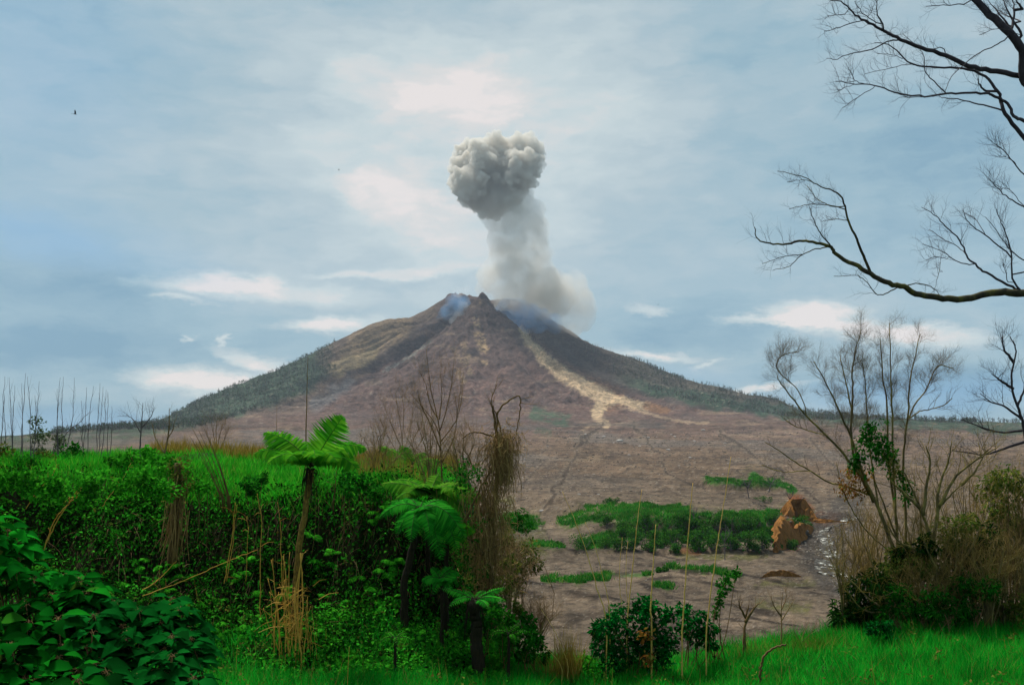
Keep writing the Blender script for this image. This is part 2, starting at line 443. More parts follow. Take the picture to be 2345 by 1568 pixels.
def seg_dist(px, py, pts):
    best = np.full(px.shape, 1e9)
    for (x0, y0), (x1, y1) in zip(pts[:-1], pts[1:]):
        dx, dy = x1 - x0, y1 - y0; t = np.clip(((px - x0) * dx + (py - y0) * dy) / (dx * dx + dy * dy + 1e-9), 0, 1)
        best = np.minimum(best, np.hypot(px - x0 - t * dx, py - y0 - t * dy))
    return best


def land_colour(x, y, z):
    """albedo of the land: rock, ash, slide scars, green cover, each where it lies"""
    px = CX + x / y * F; py = HY - (z - EYE) / y * F
    wx = px + (fbm(px / 26, py / 26, 4, 51) - .5) * 44; wy = py + (fbm(px / 26, py / 20, 4, 52) - .5) * 30
    fx = px + (fbm(px / 7, py / 7, 3, 53) - .5) * 16; fy = py + (fbm(px / 7, py / 5, 3, 54) - .5) * 10
    n1 = fbm(px / 60, py / 26, 4, 55); n2 = fbm(px / 5, py / 3, 3, 56)
    c = np.zeros(px.shape + (3,)); c[:] = ASH_NEAR

    def mix(col, m):
        nonlocal c
        m = np.clip(m, 0, 1)[..., None]; c = c * (1 - m) + np.asarray(col) * m

    far = ss(500, 1700, y)
    mix(ASH_MID, ss(260, 700, y)); mix(ASH_FAN, ss(700, 2000, y + (n1 - .5) * 900) * (.55 + .5 * n1))
    mix(ROCK_PURPLE, (1 - ss(930, 1075, wy + (n1 - .5) * 60 + np.abs(px - 1120) * .06)) * ss(900, 2000, y))
    mix(ROCK_DARK, (1 - ss(760, 880, wy)) * far * .85)
    mix(ROCK_DARK, ss(.52, .66, fbm(px / 40, py / 18, 4, 57)) * far * .5)
    mix(SLIDE * .8, ss(.66, .74, fbm(px / 90, py / 9, 4, 77)) * ss(350, 900, y) * .3)
    # right flank above the scar: dark and brown
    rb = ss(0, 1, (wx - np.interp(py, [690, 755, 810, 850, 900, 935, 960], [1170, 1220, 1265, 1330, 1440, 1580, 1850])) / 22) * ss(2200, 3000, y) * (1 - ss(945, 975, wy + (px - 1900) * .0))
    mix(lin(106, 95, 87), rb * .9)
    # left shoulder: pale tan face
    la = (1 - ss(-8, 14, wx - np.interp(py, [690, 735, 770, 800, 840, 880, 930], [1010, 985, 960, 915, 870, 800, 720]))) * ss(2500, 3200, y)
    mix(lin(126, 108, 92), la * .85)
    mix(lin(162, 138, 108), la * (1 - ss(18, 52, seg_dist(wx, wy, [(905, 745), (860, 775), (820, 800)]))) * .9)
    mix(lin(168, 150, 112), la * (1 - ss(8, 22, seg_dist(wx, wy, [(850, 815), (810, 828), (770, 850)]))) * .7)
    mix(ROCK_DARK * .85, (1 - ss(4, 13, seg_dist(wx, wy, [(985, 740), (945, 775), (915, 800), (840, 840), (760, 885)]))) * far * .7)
    mix(lin(132, 136, 140), (1 - ss(5, 26, seg_dist(wx, wy, [(800, 880), (760, 905), (720, 925)]))) * far * .6)
    # forest floor, green, on both flanks
    gl = ss(-10, 12, np.interp(px, [180, 330, 420, 520, 620, 700, 760, 800], [1040, 1000, 985, 960, 930, 900, 860, 800]) - wy) * (1 - ss(715, 770, wx)) * far
    mix(VEG_FAR * (.8 + .2 * ss(200, 420, wx))[..., None], gl * .92)
    gr = ss(-8, 8, np.interp(px, [1380, 1500, 1600, 1700, 1800, 1900, 2000, 2200, 2345], [850, 905, 925, 940, 955, 965, 975, 985, 990]) - wy) * ss(1360, 1480, wx) * far
    mix(lin(104, 102, 84), gr * .7)
    gd = np.abs(wy - np.interp(px, [1400, 1500, 1600, 1700, 1800, 1900, 2000, 2345], [855, 893, 912, 930, 945, 956, 965, 980]))
    mix(VEG_FAR * .9, (1 - ss(8, 20, gd)) * ss(1380, 1500, px) * far * .95)
    # pale slide down the gully and over the fan
    sl = seg_dist(fx, fy, [(1192, 752), (1215, 785), (1250, 825), (1300, 862), (1350, 890), (1395, 912)])
    wid = np.interp(py, [750, 800, 860, 910], [8, 14, 20, 23])
    mix(RUST, (1 - ss(1.0, 2.0, sl / wid)) * far * .5 * ss(-10, 20, px - np.interp(py, [750, 910], [1190, 1370])))
    mix(SLIDE, (1 - ss(.55, 1.05, sl / wid)) * far)
    mix(SLIDE, (1 - ss(7, 13, seg_dist(fx, fy, [(1390, 908), (1430, 918), (1480, 932)]))) * far)
    mix(RUST * 1.05, (1 - ss(5, 11, seg_dist(fx, fy, [(1480, 930), (1525, 940)]))) * far * .9)
    mix(SLIDE, (1 - ss(10, 16, seg_dist(fx, fy, [(1385, 912), (1370, 940)]))) * far)
    mix(SLIDE, (1 - ss(5, 11, seg_dist(fx, fy, [(1370, 940), (1362, 952), (1388, 972)]))) * far * .9)
    mix(SLIDE, (1 - ss(1, 5, seg_dist(fx, fy, [(1440, 935), (1560, 965), (1620, 968)]))) * far * .5)
    mix(SLIDE * .8, (1 - ss(1, 4, seg_dist(fx, fy, [(1385, 965), (1330, 985)]))) * far * .6)
    mix(lin(150, 146, 138), (1 - ss(2.0, 4.5, seg_dist(fx, fy, [(985, 780), (950, 808), (915, 832), (880, 850)]))) * far * .9)
    mix(lin(148, 128, 112), (1 - ss(5, 9, seg_dist(fx, fy, [(840, 878), (870, 874)]))) * far * .7)
    # pale patches under the summit
    for pp, w_, a in [([(1090, 730), (1095, 745)], 7, .9), ([(1062, 790), (1070, 815)], 9, .5), ([(1095, 768), (1108, 800)], 11, .9), ([(1060, 825), (1075, 850)], 9, .7), ([(1048, 850), (1060, 872)], 8, .6), ([(1105, 826), (1112, 830)], 6, .7), ([(1040, 800), (1048, 812)], 7, .5), ([(1096, 690), (1108, 692)], 5, .5)]:
        mix(lin(214, 182, 138), (1 - ss(w_ * .5, w_ * 1.25, seg_dist(fx, fy, pp))) * ss(.38, .55, n2) * far * a)
    # specks of rubble on the fan
    mix(lin(176, 160, 145), ss(.745, .80, fbm(px / 2.4, py / 1.7, 2, 60)) * ss(840, 900, py) * ss(1500, 2200, y) * .75)
    mix(lin(92, 80, 72), ss(.56, .68, fbm(px / 13, py / 4.5, 4, 75)) * (1 - ss(2300, 2900, y)) * .55); mix(lin(160, 138, 116), ss(.60, .70, fbm(px / 17, py / 5, 4, 76)) * (1 - ss(2300, 2900, y)) * .4)
    mix(lin(122, 116, 110), ss(.5, .66, fbm(x / 140, y / 260, 4, 64)) * ss(350, 600, y) * (1 - ss(1900, 2500, y)) * .6)
    for pl, w_ in [([(1375, 975), (1330, 1020), (1290, 1080), (1262, 1140), (1225, 1185), (1262, 1240), (1330, 1270)], 4.5), ([(1440, 965), (1500, 1030), (1520, 1080), (1600, 1120)], 3), ([(1250, 1000), (1235, 1060), (1200, 1120)], 3), ([(1640, 985), (1720, 1040), (1800, 1090), (1880, 1150)], 4), ([(1850, 1000), (1900, 1060), (1960, 1130)], 3.5)]:
        dl = seg_dist(wx, wy * .6 + fy * .4, pl); mix(lin(150, 134, 116), (1 - ss(w_, w_ * 3.2, dl)) * .45); mix(lin(76, 64, 56), (1 - ss(w_ * .4, w_, dl)) * .75)
    # green cover in the valley
    def veg(pts, w, a=1.0, col=None):
        mix(VEG_DRY, (1 - ss(w * .8, w * 2.0, seg_dist(wx, wy, pts))) * ss(.40, .6, fbm(px / 9, py / 3, 4, 85)) * .55 * (a if py is not None else 1) * (1 - ss(900, 1500, y)))
        mix(VEG if col is None else col, (1 - ss(w * .45, w * 1.15, seg_dist(wx, wy * .5 + fy * .5, pts))) * ss(.32, .46, fbm(px / 22, py / 5, 4, 78) * .7 + n2 * .3) * a)
    veg([(1225, 945), (1300, 965)], 16, .8, VEG_FAR * 1.3); veg([(1235, 985), (1260, 990)], 8, .5, VEG_FAR)
    veg([(1300, 1192), (1345, 1182), (1560, 1174)], 17); veg([(1340, 1160), (1545, 1164)], 9, 1); veg([(1620, 1100), (1780, 1108)], 10, .8); veg([(1720, 1090), (1790, 1110), (1810, 1125)], 12, 1)
    veg([(1420, 1190), (1860, 1180)], 16, .8); veg([(1340, 1245), (1400, 1235)], 18); veg([(1260, 1328), (1400, 1325)], 8); veg([(1380, 1318), (1480, 1316)], 6, .6); veg([(1500, 1345), (1530, 1345)], 6)
    veg([(1530, 1295), (1700, 1318)], 7, .8); veg([(1740, 1335), (1860, 1338)], 7, .6, VEG_DRY); veg([(1560, 1270), (1760, 1275)], 8, .7, VEG_DRY); veg([(1750, 1385), (1850, 1390)], 14, .6, VEG_DRY)
    veg([(1160, 1190), (1215, 1200)], 22); veg([(1170, 1250), (1230, 1250)], 22, .9, VEG_DRY); veg([(1230, 1245), (1290, 1250)], 8, .7); veg([(1150, 1145), (1180, 1150)], 7, .7, VEG_DRY)
    # the face of the terrace
    fm = (1 - ss(26, 40, seg_dist(wx, wy, [(1430, 1232), (1760, 1222)]))) * ss(262, 268, y) * (1 - ss(300, 330, y))
    mix(VEG * .7, fm * ss(.42, .58, fbm(px / 16, py / 12, 4, 79)) * .9); mix(lin(96, 80, 58), fm * ss(.55, .7, fbm(px / 14, py / 12, 4, 80)) * .8)
    mix(RUST_RED, (1 - ss(14, 30, seg_dist(fx, fy, [(1800, 1195), (1815, 1240)]))) * ss(.3, .5, n2 * .5 + n1 * .5) * .95 * (1 - ss(420, 470, y)))
    mix(RUST_RED, ss(.28, .5, n2 * .6 + n1 * .4) * (1 - ss(11, 22, seg_dist(fx, fy, [(1822, 1140), (1845, 1168), (1868, 1185), (1930, 1192)]))) * .95 * (1 - ss(420, 470, y)))
    mix(RUST_RED * .8, (1 - ss(6, 12, seg_dist(fx, fy, [(1560, 1258), (1600, 1262)]))) * .6)
    # gravel of the stream bed, dark hollows
    mix(lin(92, 88, 84) * (.75 + .5 * ss(.35, .65, fbm(px / 3, py / 2, 3, 74)))[..., None], (1 - ss(34, 62, seg_dist(wx, wy, [(1940, 1180), (1890, 1225), (1880, 1270), (1900, 1310), (1960, 1340)]))) * .8)
    mix(lin(70, 48, 30), (1 - ss(5, 9, seg_dist(fx, fy, [(1765, 1313), (1820, 1313)]))) * .9)
    mix(lin(54, 44, 28), (1 - ss(3, 6, seg_dist(fx, fy, [(1560, 1306), (1620, 1311)]))) * .8)
    ck = ridged(x / 13 + y / 34, y / 22 - x / 80, 4, 70)
    mix(lin(70, 60, 52), ss(.77, .88, ck) * (1 - ss(230, 330, y)) * .9); mix(lin(84, 72, 60), ss(.78, .88, ridged(x / 9 - y / 26, y / 15, 3, 72)) * (1 - ss(220, 300, y)) * .7)
    mix(lin(92, 80, 66), ss(.80, .92, ridged(px / 40 + py / 60, py / 11, 4, 71)) * ss(300, 420, y) * (1 - ss(900, 1700, y)) * .55)
    mix(lin(190, 178, 160), ss(.72, .79, fbm(px / 3.2, py / 2, 2, 61)) * (1 - ss(700, 1300, y)) * .5)
    return c * .49 * np.clip(.80 + .40 * n1, .5, 1.3)[..., None]


ASH_NEAR = lin(152, 134, 114); ASH_MID = lin(140, 117, 96); ASH_FAN = lin(135, 111, 98)
ROCK_PURPLE = lin(136, 108, 98); ROCK_DARK = lin(112, 95, 90); TAN = lin(150, 134, 106)
SLIDE = lin(240, 208, 168); RUST = lin(172, 126, 88); RUST_RED = lin(158, 92, 46)
VEG_FAR = lin(80, 108, 82); VEG = lin(58, 140, 28); VEG_DRY = lin(118, 120, 62)

NU = 860
tu = np.linspace(-.74, .74, NU)
td = np.concatenate([np.geomspace(100, 560, 420), np.geomspace(560, 1750, 170)[1:], np.linspace(1750, 4060, 560)[1:], np.geomspace(4060, 6400, 30)[1:]])
TU, TD = np.meshgrid(tu, td)
TX, TY = TU * TD, TD
TZ = far_z(TX, TY)
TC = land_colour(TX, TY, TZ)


def grid_object(name, i0, i1, mat):
    nv = (i1 - i0) * NU
    mb = MB(); v = np.stack([TX[i0:i1], TY[i0:i1], TZ[i0:i1]], -1).reshape(-1, 3)
    a = (np.arange(i1 - i0 - 1)[:, None] * NU + np.arange(NU - 1)[None]).ravel()
    mb.add(v, np.stack([a, a + 1, a + NU + 1, a + NU], -1))
    me = mb.mesh(name); me.materials.append(mat); me.shade_smooth()
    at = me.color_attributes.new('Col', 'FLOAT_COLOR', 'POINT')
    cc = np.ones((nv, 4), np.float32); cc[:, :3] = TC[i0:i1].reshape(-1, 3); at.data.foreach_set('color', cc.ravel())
    o = bpy.data.objects.new(name, me); COL.objects.link(o); return o


isplit = int(np.searchsorted(td, 1750))
m_valley = terrain_mat('ash_flow_ground', (.006, .03, .12, .5), (.16, .26, .26, .30), .55, .9, (1, .7, 1), (.05, 8.0))
m_volc = terrain_mat('volcano_rock', (.006, .03, .12, .4), (.18, .30, .36, .2), .5, .9, (.6, 1, 1), (.045, 17.0))
tag(grid_object('valley_floor', 0, isplit + 1, m_valley), 'brown ash and mud plain between the thicket and the volcano', 'valley', kind='structure')
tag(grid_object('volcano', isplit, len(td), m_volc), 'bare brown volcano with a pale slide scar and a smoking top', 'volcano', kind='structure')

# ---------------------------------------------------------------- air
mb = MB()
x0, x1, y0, y1, z0, z1 = -5600, 5600, -320, 6800, -46, 1150
mb.add([(x0, y0, z0), (x1, y0, z0), (x1, y1, z0), (x0, y1, z0), (x0, y0, z1), (x1, y0, z1), (x1, y1, z1), (x0, y1, z1)],
       [(3, 2, 1, 0), (4, 5, 6, 7), (0, 1, 5, 4), (1, 2, 6, 5), (2, 3, 7, 6), (3, 0, 4, 7)])
hz = solo('haze', mb, vol_mat('haze_air', (.70, .82, 1.0), 3.2e-5)); tag(hz, kind='stuff')


# ---------------------------------------------------------------- smoke
def ico(sub=1):
    import bmesh
    bm = bmesh.new(); bmesh.ops.create_icosphere(bm, subdivisions=sub, radius=1)
    v = np.array([q.co[:] for q in bm.verts]); f = np.array([[q.index for q in p.verts] for p in bm.faces]); bm.free(); return v, f


ICO1, ICO2, ICO3 = ico(1), ico(2), ico(3)


def puff_mesh(name, spheres, depth, kids, gkids, jit, voxel, mat, parent=None, origin=None, seed=1, kr=(.26, .46)):
    """billows: balls on balls on balls, fused into one skin"""
    r_ = np.random.default_rng(seed); k = depth / F; bl = []
    for (px, py, r, *o) in spheres:
        c = P(px, py, depth + (o[0] if o else r_.normal() * jit) * k); R = r * k
        bl.append((c, R, 2))
        for d in rnd_dirs(kids, 0, r_):
            R1 = R * r_.uniform(*kr); c1 = c + d * R * r_.uniform(.82, 1.02); bl.append((c1, R1, 1))
            for d2 in rnd_dirs(gkids, 0, r_):
                if np.dot(d2, d) > -.2: bl.append((c1 + d2 * R1 * .9, R1 * r_.uniform(.3, .55), 1))
    mb = MB()
    for c, R, s_ in bl:
        v, f = ICO2 if s_ == 2 else ICO1
        mb.add(v * R + c, f)
    org = np.array(origin)
    me = mb.mesh(name, org); o = bpy.data.objects.new(name, me); COL.objects.link(o)
    md = o.modifiers.new('fuse', 'REMESH'); md.mode = 'VOXEL'; md.voxel_size = voxel; md.use_smooth_shade = True
    dg = bpy.context.evaluated_depsgraph_get()
    me2 = bpy.data.meshes.new_from_object(o.evaluated_get(dg)); o.modifiers.clear(); o.data = me2; me2.name = name
    me2.materials.clear(); me2.materials.append(mat); bpy.data.meshes.remove(me)
    if parent: o.parent = parent
    return o


PD = 3760
po = P(1150, 700, PD)
plume = thing('ash_plume', po, 'grey ash plume rising from the summit, billowing cap above a soft leaning column', 'ash plume')
cap = [(1072, 352, 30), (1098, 340, 26), (1060, 385, 30), (1050, 420, 22), (1078, 415, 38), (1110, 375, 44), (1145, 345, 34), (1182, 332, 24), (1212, 325, 20), (1234, 338, 14), (1205, 352, 34), (1228, 370, 20),
       (1150, 390, 50), (1190, 385, 40), (1120, 425, 42), (1165, 425, 38), (1200, 410, 22), (1068, 448, 20), (1090, 462, 20), (1110, 470, 26), (1140, 455, 34), (1172, 455, 28), (1200, 437, 7), (1105, 492, 10), (1130, 485, 20)]
co_ = [(1130, 470, 34), (1120, 495, 24), (1150, 440, 40), (1190, 440, 36), (1165, 478, 44), (1205, 482, 34), (1230, 478, 22), (1150, 510, 36), (1195, 520, 52), (1225, 525, 38), (1150, 550, 38), (1170, 585, 54), (1215, 585, 50), (1262, 578, 10), (1185, 630, 62), (1130, 640, 36), (1115, 628, 24), (1235, 640, 50),
       (1110, 665, 22), (1150, 672, 34), (1200, 690, 44), (1255, 665, 44), (1275, 690, 40), (1240, 720, 30), (1290, 660, 26)]
dr = [(1262, 655, 46), (1295, 685, 52), (1325, 690, 40), (1330, 725, 38), (1315, 650, 34), (1310, 755, 24), (1250, 700, 50), (1290, 730, 40), (1230, 660, 40)]
m_cap = vol_mat('ash_cloud_dense', (.83, .80, .745), .07, (.022, .25, 1.7))
m_col = vol_mat('ash_cloud_soft', (.85, .82, .77), .0105, (.016, .25, 1.7))
m_dri = vol_mat('ash_drift_thin', (.85, .81, .75), .0072, (.01, .3, 1.6))
puff_mesh('plume_cap', cap, PD, 22, 9, 24, 2.7, m_cap, plume, po, 3)
puff_mesh('plume_column', co_, PD, 9, 3, 14, 7, m_col, plume, po, 4)
puff_mesh('drifting_veil', dr, PD - 20, 8, 3, 14, 8, m_dri, plume, po, 5)
fo = P(1040, 700, 3700)
m_fum = vol_mat('blue_fume', (.30, .62, 1.0), .0062, (.016, .1, 1.8))
m_wfum = vol_mat('white_fume', (.95, .95, .95), .0055, (.02, .2, 1.8))
o = puff_mesh('gas_fume', [(1010, 735, 16), (1025, 715, 20), (1000, 755, 13), (1045, 700, 20), (1040, 680, 12), (985, 775, 9), (1012, 760, 14), (1062, 690, 16), (1025, 682, 8)], 3760, 6, 2, 4, 6, m_fum, None, fo, 6); o.location = fo
tag(o, 'bluish gas hanging in the hollow left of the summit cone', 'gas cloud')
o = puff_mesh('gas_fume', [(1048, 668, 14), (1070, 665, 14), (1060, 700, 14), (1050, 720, 12), (1035, 735, 9)], 3720, 6, 2, 4, 6, m_wfum, None, fo, 7); o.location = fo
tag(o, 'thin white gas drifting over the jagged left rim', 'gas cloud')
fo2 = P(1210, 720, 3560)
o = puff_mesh('gas_fume', [(1160, 705, 24), (1190, 712, 30), (1215, 722, 30), (1270, 735, 20), (1235, 745, 20), (1140, 715, 14), (1245, 730, 20), (1180, 745, 18), (1210, 750, 16), (1150, 735, 14), (1270, 755, 14)], 3560, 6, 2, 4, 7, m_fum, None, fo2, 8); o.location = fo2
tag(o, 'pale blue gas veiling the slope just right of the summit cone', 'gas cloud')
# ================================================================ NEAR GROUND
def bank_mask(x, y):
    yb = 20.95 + (fbm(x / 2.0 + 40, y * .35, 4, 81) - .5) * 2.4
    edge = -1.35 + (fbm(y / 1.7, 0 * y + 3, 3, 82) - .5) * .6
    W = 2.1 + 1.9 * ss(4.6, 6.6, -x)
    return ss(0, 1, (y - yb) / W) * (1 - ss(-1.3, .9, x - edge))


def near_z(x, y):
    x = np.asarray(x, float); y = np.asarray(y, float)
    z = -.38 + 2.9 * (1 - ss(-2, 17, y)) + .28 * ss(1.5, 9, x) * ss(11, 17, y)
    left = 1 - ss(-1.9, .2, x)
    z = z + (.25 + 1.15 * fbm(x / 1.3 + 9, y / 3, 3, 86)) * ss(18.9, 21.2, y) * left
    bm = bank_mask(x, y)
    z = z + bm * (2.62 - .6 * (fbm(x / 1.3 + 9, y / 3, 3, 86) - .4) + (fbm(x / 1.6, y / 1.6, 4, 83) - .5) * .5 + .35 * ss(6, 12, -x))
    z = z - .30 * np.exp(-((x - 2.4) / 3.2) ** 2) * ss(14, 19, y) + .10 * ss(5, 10, x) * ss(12, 18, y)
    z = z + (fbm(x / 1.3, y / 1.3, 4, 84) - .5) * .22
    ye = 21.9 + 22 * left + .6 * ss(6, 9, x)
    q = np.maximum(y - ye, 0)
    return z - .56 * (np.sqrt(q * q + 4) - 2) * (q > 0)


gx = np.arange(-36, 36.01, .3); gy = np.concatenate([np.arange(-10, 48, .3), np.arange(48, 150, 1.5)])
GX, GY = np.meshgrid(gx, gy); GZ = near_z(GX, GY); GZ = np.where(GY > 60, np.maximum(GZ, -44), GZ)
mb = MB(); nx_ = len(gx); a = (np.arange(len(gy) - 1)[:, None] * nx_ + np.arange(nx_ - 1)[None]).ravel()
mb.add(np.stack([GX, GY, GZ], -1).reshape(-1, 3), np.stack([a, a + 1, a + nx_ + 1, a + nx_], -1))
m_soil, nts, outs = newmat('dark_soil')
tcs = nts.nodes.new('ShaderNodeTexCoord'); ns = nts.nodes.new('ShaderNodeTexNoise'); ns.inputs['Scale'].default_value = 3; ns.inputs['Detail'].default_value = 8
nts.links.new(tcs.outputs['Object'], ns.inputs['Vector'])
cs = ramp(nts, ns.outputs['Fac'], [(.3, (.008, .010, .004)), (.55, (.018, .020, .008)), (.75, (.045, .035, .016))])
bs = nts.nodes.new('ShaderNodeBsdfPrincipled'); bs.inputs['Roughness'].default_value = 1; bs.inputs['Specular IOR Level'].default_value = .05; nts.links.new(cs, bs.inputs['Base Color'])
nts.links.new(bs.outputs[0], outs.inputs['Surface'])
tag(solo('ground', mb, m_soil, smooth=True), 'dark soil of the near slope and the overgrown bank', 'ground', kind='structure')

# ---------------------------------------------------------------- materials for plants
m_grass = leaf_mat('meadow_grass_blades', [(0, (.005, .25, .014)), (.5, (.010, .37, .022)), (.86, (.03, .45, .03)), (.93, (.10, .30, .03)), (.97, (.16, .2, .04)), (1, (.26, .17, .06))], .5, .55, .15, scale=1.3, mul=(.6, 1.2))
m_bgrass = leaf_mat('bank_grass_blades', [(0, (.010, .22, .008)), (.55, (.025, .36, .014)), (.9, (.08, .42, .02)), (1, (.20, .24, .04))], .5, .6, .1, scale=.6, mul=(.5, 1.25))
m_dryg = leaf_mat('dry_grass_blades', [(0, (.16, .13, .02)), (.5, (.32, .21, .035)), (1, (.42, .30, .07))], .2, .8, .1, scale=2, mul=(.7, 1.2))
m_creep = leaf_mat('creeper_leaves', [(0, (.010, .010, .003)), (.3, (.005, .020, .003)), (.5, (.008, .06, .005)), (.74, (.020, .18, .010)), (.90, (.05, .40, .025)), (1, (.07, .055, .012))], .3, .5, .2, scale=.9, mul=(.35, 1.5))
m_herb = leaf_mat('herb_leaves', [(0, (.012, .12, .006)), (.5, (.03, .27, .012)), (1, (.08, .42, .022))], .3, .5, .25, scale=1.2, mul=(.5, 1.35))
m_broad = leaf_mat('broad_leaves', [(0, (.002, .03, .003)), (.5, (.003, .085, .006)), (.95, (.008, .20, .010)), (1, (.10, .14, .02))], .22, .42, .25, scale=.8, mul=(.45, 1.5))
m_bush = leaf_mat('glossy_leaves', [(0, (.002, .035, .006)), (.5, (.003, .09, .012)), (1, (.006, .18, .02))], .2, .4, .3, scale=1.6, mul=(.45, 1.4))
m_dbush = leaf_mat('dark_bush_leaves', [(0, (.004, .018, .004)), (.6, (.008, .045, .006)), (.9, (.022, .075, .008)), (1, (.07, .085, .014))], .2, .55, .15, scale=.9, mul=(.5, 1.5))
m_fern = leaf_mat('fern_pinnae', [(0, (.03, .21, .010)), (.5, (.06, .31, .012)), (1, (.14, .40, .02))], .5, .5, .2, scale=1.5, mul=(.7, 1.2))
m_fern2 = leaf_mat('fern_pinnae_pale', [(0, (.035, .20, .012)), (.5, (.07, .27, .016)), (1, (.12, .30, .024))], .5, .55, .15, scale=1.5, mul=(.75, 1.15))
m_fernd = leaf_mat('fern_pinnae_deep', [(0, (.008, .14, .010)), (.5, (.018, .24, .015)), (1, (.04, .33, .022))], .4, .5, .2, scale=1.5, mul=(.7, 1.2))
m_ivy = leaf_mat('vine_leaves', [(0, (.004, .05, .004)), (.5, (.010, .12, .008)), (1, (.03, .19, .012))], .35, .5, .2, scale=2.0)
m_dleaf = leaf_mat('dead_leaves', [(0, (.20, .07, .015)), (.5, (.26, .12, .02)), (1, (.17, .15, .03))], .3, .8, .1, scale=3)
m_olive = leaf_mat('olive_leaves', [(0, (.03, .07, .010)), (.5, (.08, .13, .018)), (1, (.19, .17, .035))], .3, .6, .15, scale=1.5)
m_greyleaf = leaf_mat('greygreen_leaves', [(0, (.05, .09, .04)), (1, (.12, .17, .07))], .3, .7, .1, scale=2)
m_ftrunk = bark_mat('fern_trunk', (.05, .03, .008), (.30, .19, .035), 22, .5, .6)
m_fdark = bark_mat('fern_fibre', (.006, .005, .003), (.03, .02, .008), 30, .2, .5)
m_bark = bark_mat('brown_bark', (.05, .03, .012), (.18, .11, .035), 16, .3)
m_moss = bark_mat('mossy_bark', (.018, .014, .014), (.055, .05, .022), 7, .6, .3, .9, (.13, .12, .02))
m_dark = bark_mat('dark_bark', (.022, .018, .022), (.06, .05, .055), 9, .5)
m_yel = twig_mat('yellow_stems', [(0, (.24, .11, .015)), (.5, (.52, .28, .045)), (1, (.74, .47, .11))])
m_cane = bark_mat('cane', (.45, .24, .04), (.75, .50, .14), 10, 1.0, .1, .6)
m_twig = twig_mat('brown_twigs', [(0, (.07, .042, .02)), (.5, (.19, .115, .052)), (1, (.32, .21, .10))])
m_vine = twig_mat('vine_strands', [(0, (.10, .058, .022)), (.5, (.26, .155, .056)), (1, (.42, .27, .10))])
m_gtwig = twig_mat('grey_twigs', [(0, (.06, .05, .055)), (1, (.15, .125, .12))])
m_dtwig = twig_mat('dark_twigs', [(0, (.02, .018, .022)), (1, (.055, .045, .05))])
m_olivetw = twig_mat('mossy_twigs', [(0, (.07, .05, .012)), (.5, (.19, .14, .026)), (1, (.32, .24, .05))])


# ---------------------------------------------------------------- plant builders
def crom(pts, n):
    """smooth curve through points"""
    p = np.asarray(pts, float)
    if len(p) == 2: return p[0] + (p[1] - p[0]) * np.linspace(0, 1, n)[:, None]
    q = np.vstack([2 * p[0] - p[1], p, 2 * p[-1] - p[-2]]); m = len(p) - 1
    u = np.linspace(0, m, n); i = np.minimum(u.astype(int), m - 1); f = (u - i)[:, None]
    a, b, c, d = q[i], q[i + 1], q[i + 2], q[i + 3]
    return .5 * (2 * b + (c - a) * f + (2 * a - 5 * b + 4 * c - d) * f ** 2 + (3 * b - a - 3 * c + d) * f ** 3)


def trace(pts, d, wob=0.0, n=None, seed=None):
    """a stem seen along picture points, given its own depth that wanders"""
    r_ = np.random.default_rng(seed if seed is not None else int(abs(pts[0][0] * 7 + pts[-1][1] * 3)))
    m = len(pts); dd = np.broadcast_to(np.asarray(d, float), (m,)) + np.cumsum(r_.normal(size=m) * wob) * .6
    return crom([P(px, py, q) for (px, py), q in zip(pts, dd)], n or max(6, m * 4))


def kink(path, amp, r_):
    j = r_.normal(size=path.shape) * amp; j[0] = 0
    return path + j


def twigs(mb, path, r0, n, length, levels, r_, spread=.9, up=.25, lo=.25, hi=1.0, wander=.35, sides=4, keep=None, grav=0.0, taper=.6):
    """side shoots along a stem, and shoots on those"""
    L_ = np.linalg.norm(np.diff(path, axis=0), axis=1).sum()
    for k in range(n):
        s = lo + (hi - lo) * (k + r_.random()) / n
        u = s * (len(path) - 1); i = min(int(u), len(path) - 2); p = path[i] + (path[i + 1] - path[i]) * (u - i)
        t = unit(path[i + 1] - path[i]); q = unit(np.cross(t, r_.normal(size=3)))
        d = unit(t * r_.uniform(.35, 1.0) + q * spread * r_.uniform(.5, 1.2) + np.array([0, 0, up]))
        ln = length * r_.uniform(.55, 1.25) * (1.15 - .55 * s); m = 5
        pts = [p]; dd = d
        for _ in range(m):
            dd = unit(dd + r_.normal(size=3) * wander * .45 + np.array([0, 0, up * .25 - grav])); pts.append(pts[-1] + dd * ln / m)
        pts = np.array(pts); rr = r0 * (1 - .5 * s)
        mb.tube(pts, np.linspace(rr, rr * .35, m + 1), sides if levels > 1 else 3, cap=False)
        if keep is not None: keep.append(pts)
        if levels > 1: twigs(mb, pts, rr * taper, max(3, int(n * .6)), length * .55, levels - 1, r_, spread, up, .2, 1.0, wander, 3, keep, grav, taper)


def clump_leaves(mb, c, r, n, L_, W_, r_, tmpl='diamond', up=.5, droop=.2, squash=1.0, fill=.45):
    d = rnd_dirs(n, 0, r_); rad = r * (fill + (1 - fill) * r_.random(n) ** .5)
    pos = np.asarray(c) + d * rad[:, None] * np.array([1, 1, squash])
    dirs = unit(d + r_.normal(size=(n, 3)) * .6 + np.array([0, 0, -droop])); nor = unit(d * .5 + r_.normal(size=(n, 3)) * .35 + np.array([0, 0, up]))
    s = r_.uniform(.7, 1.3, n); mb.leaves(pos, dirs, nor, L_ * s, W_ * s, tmpl)


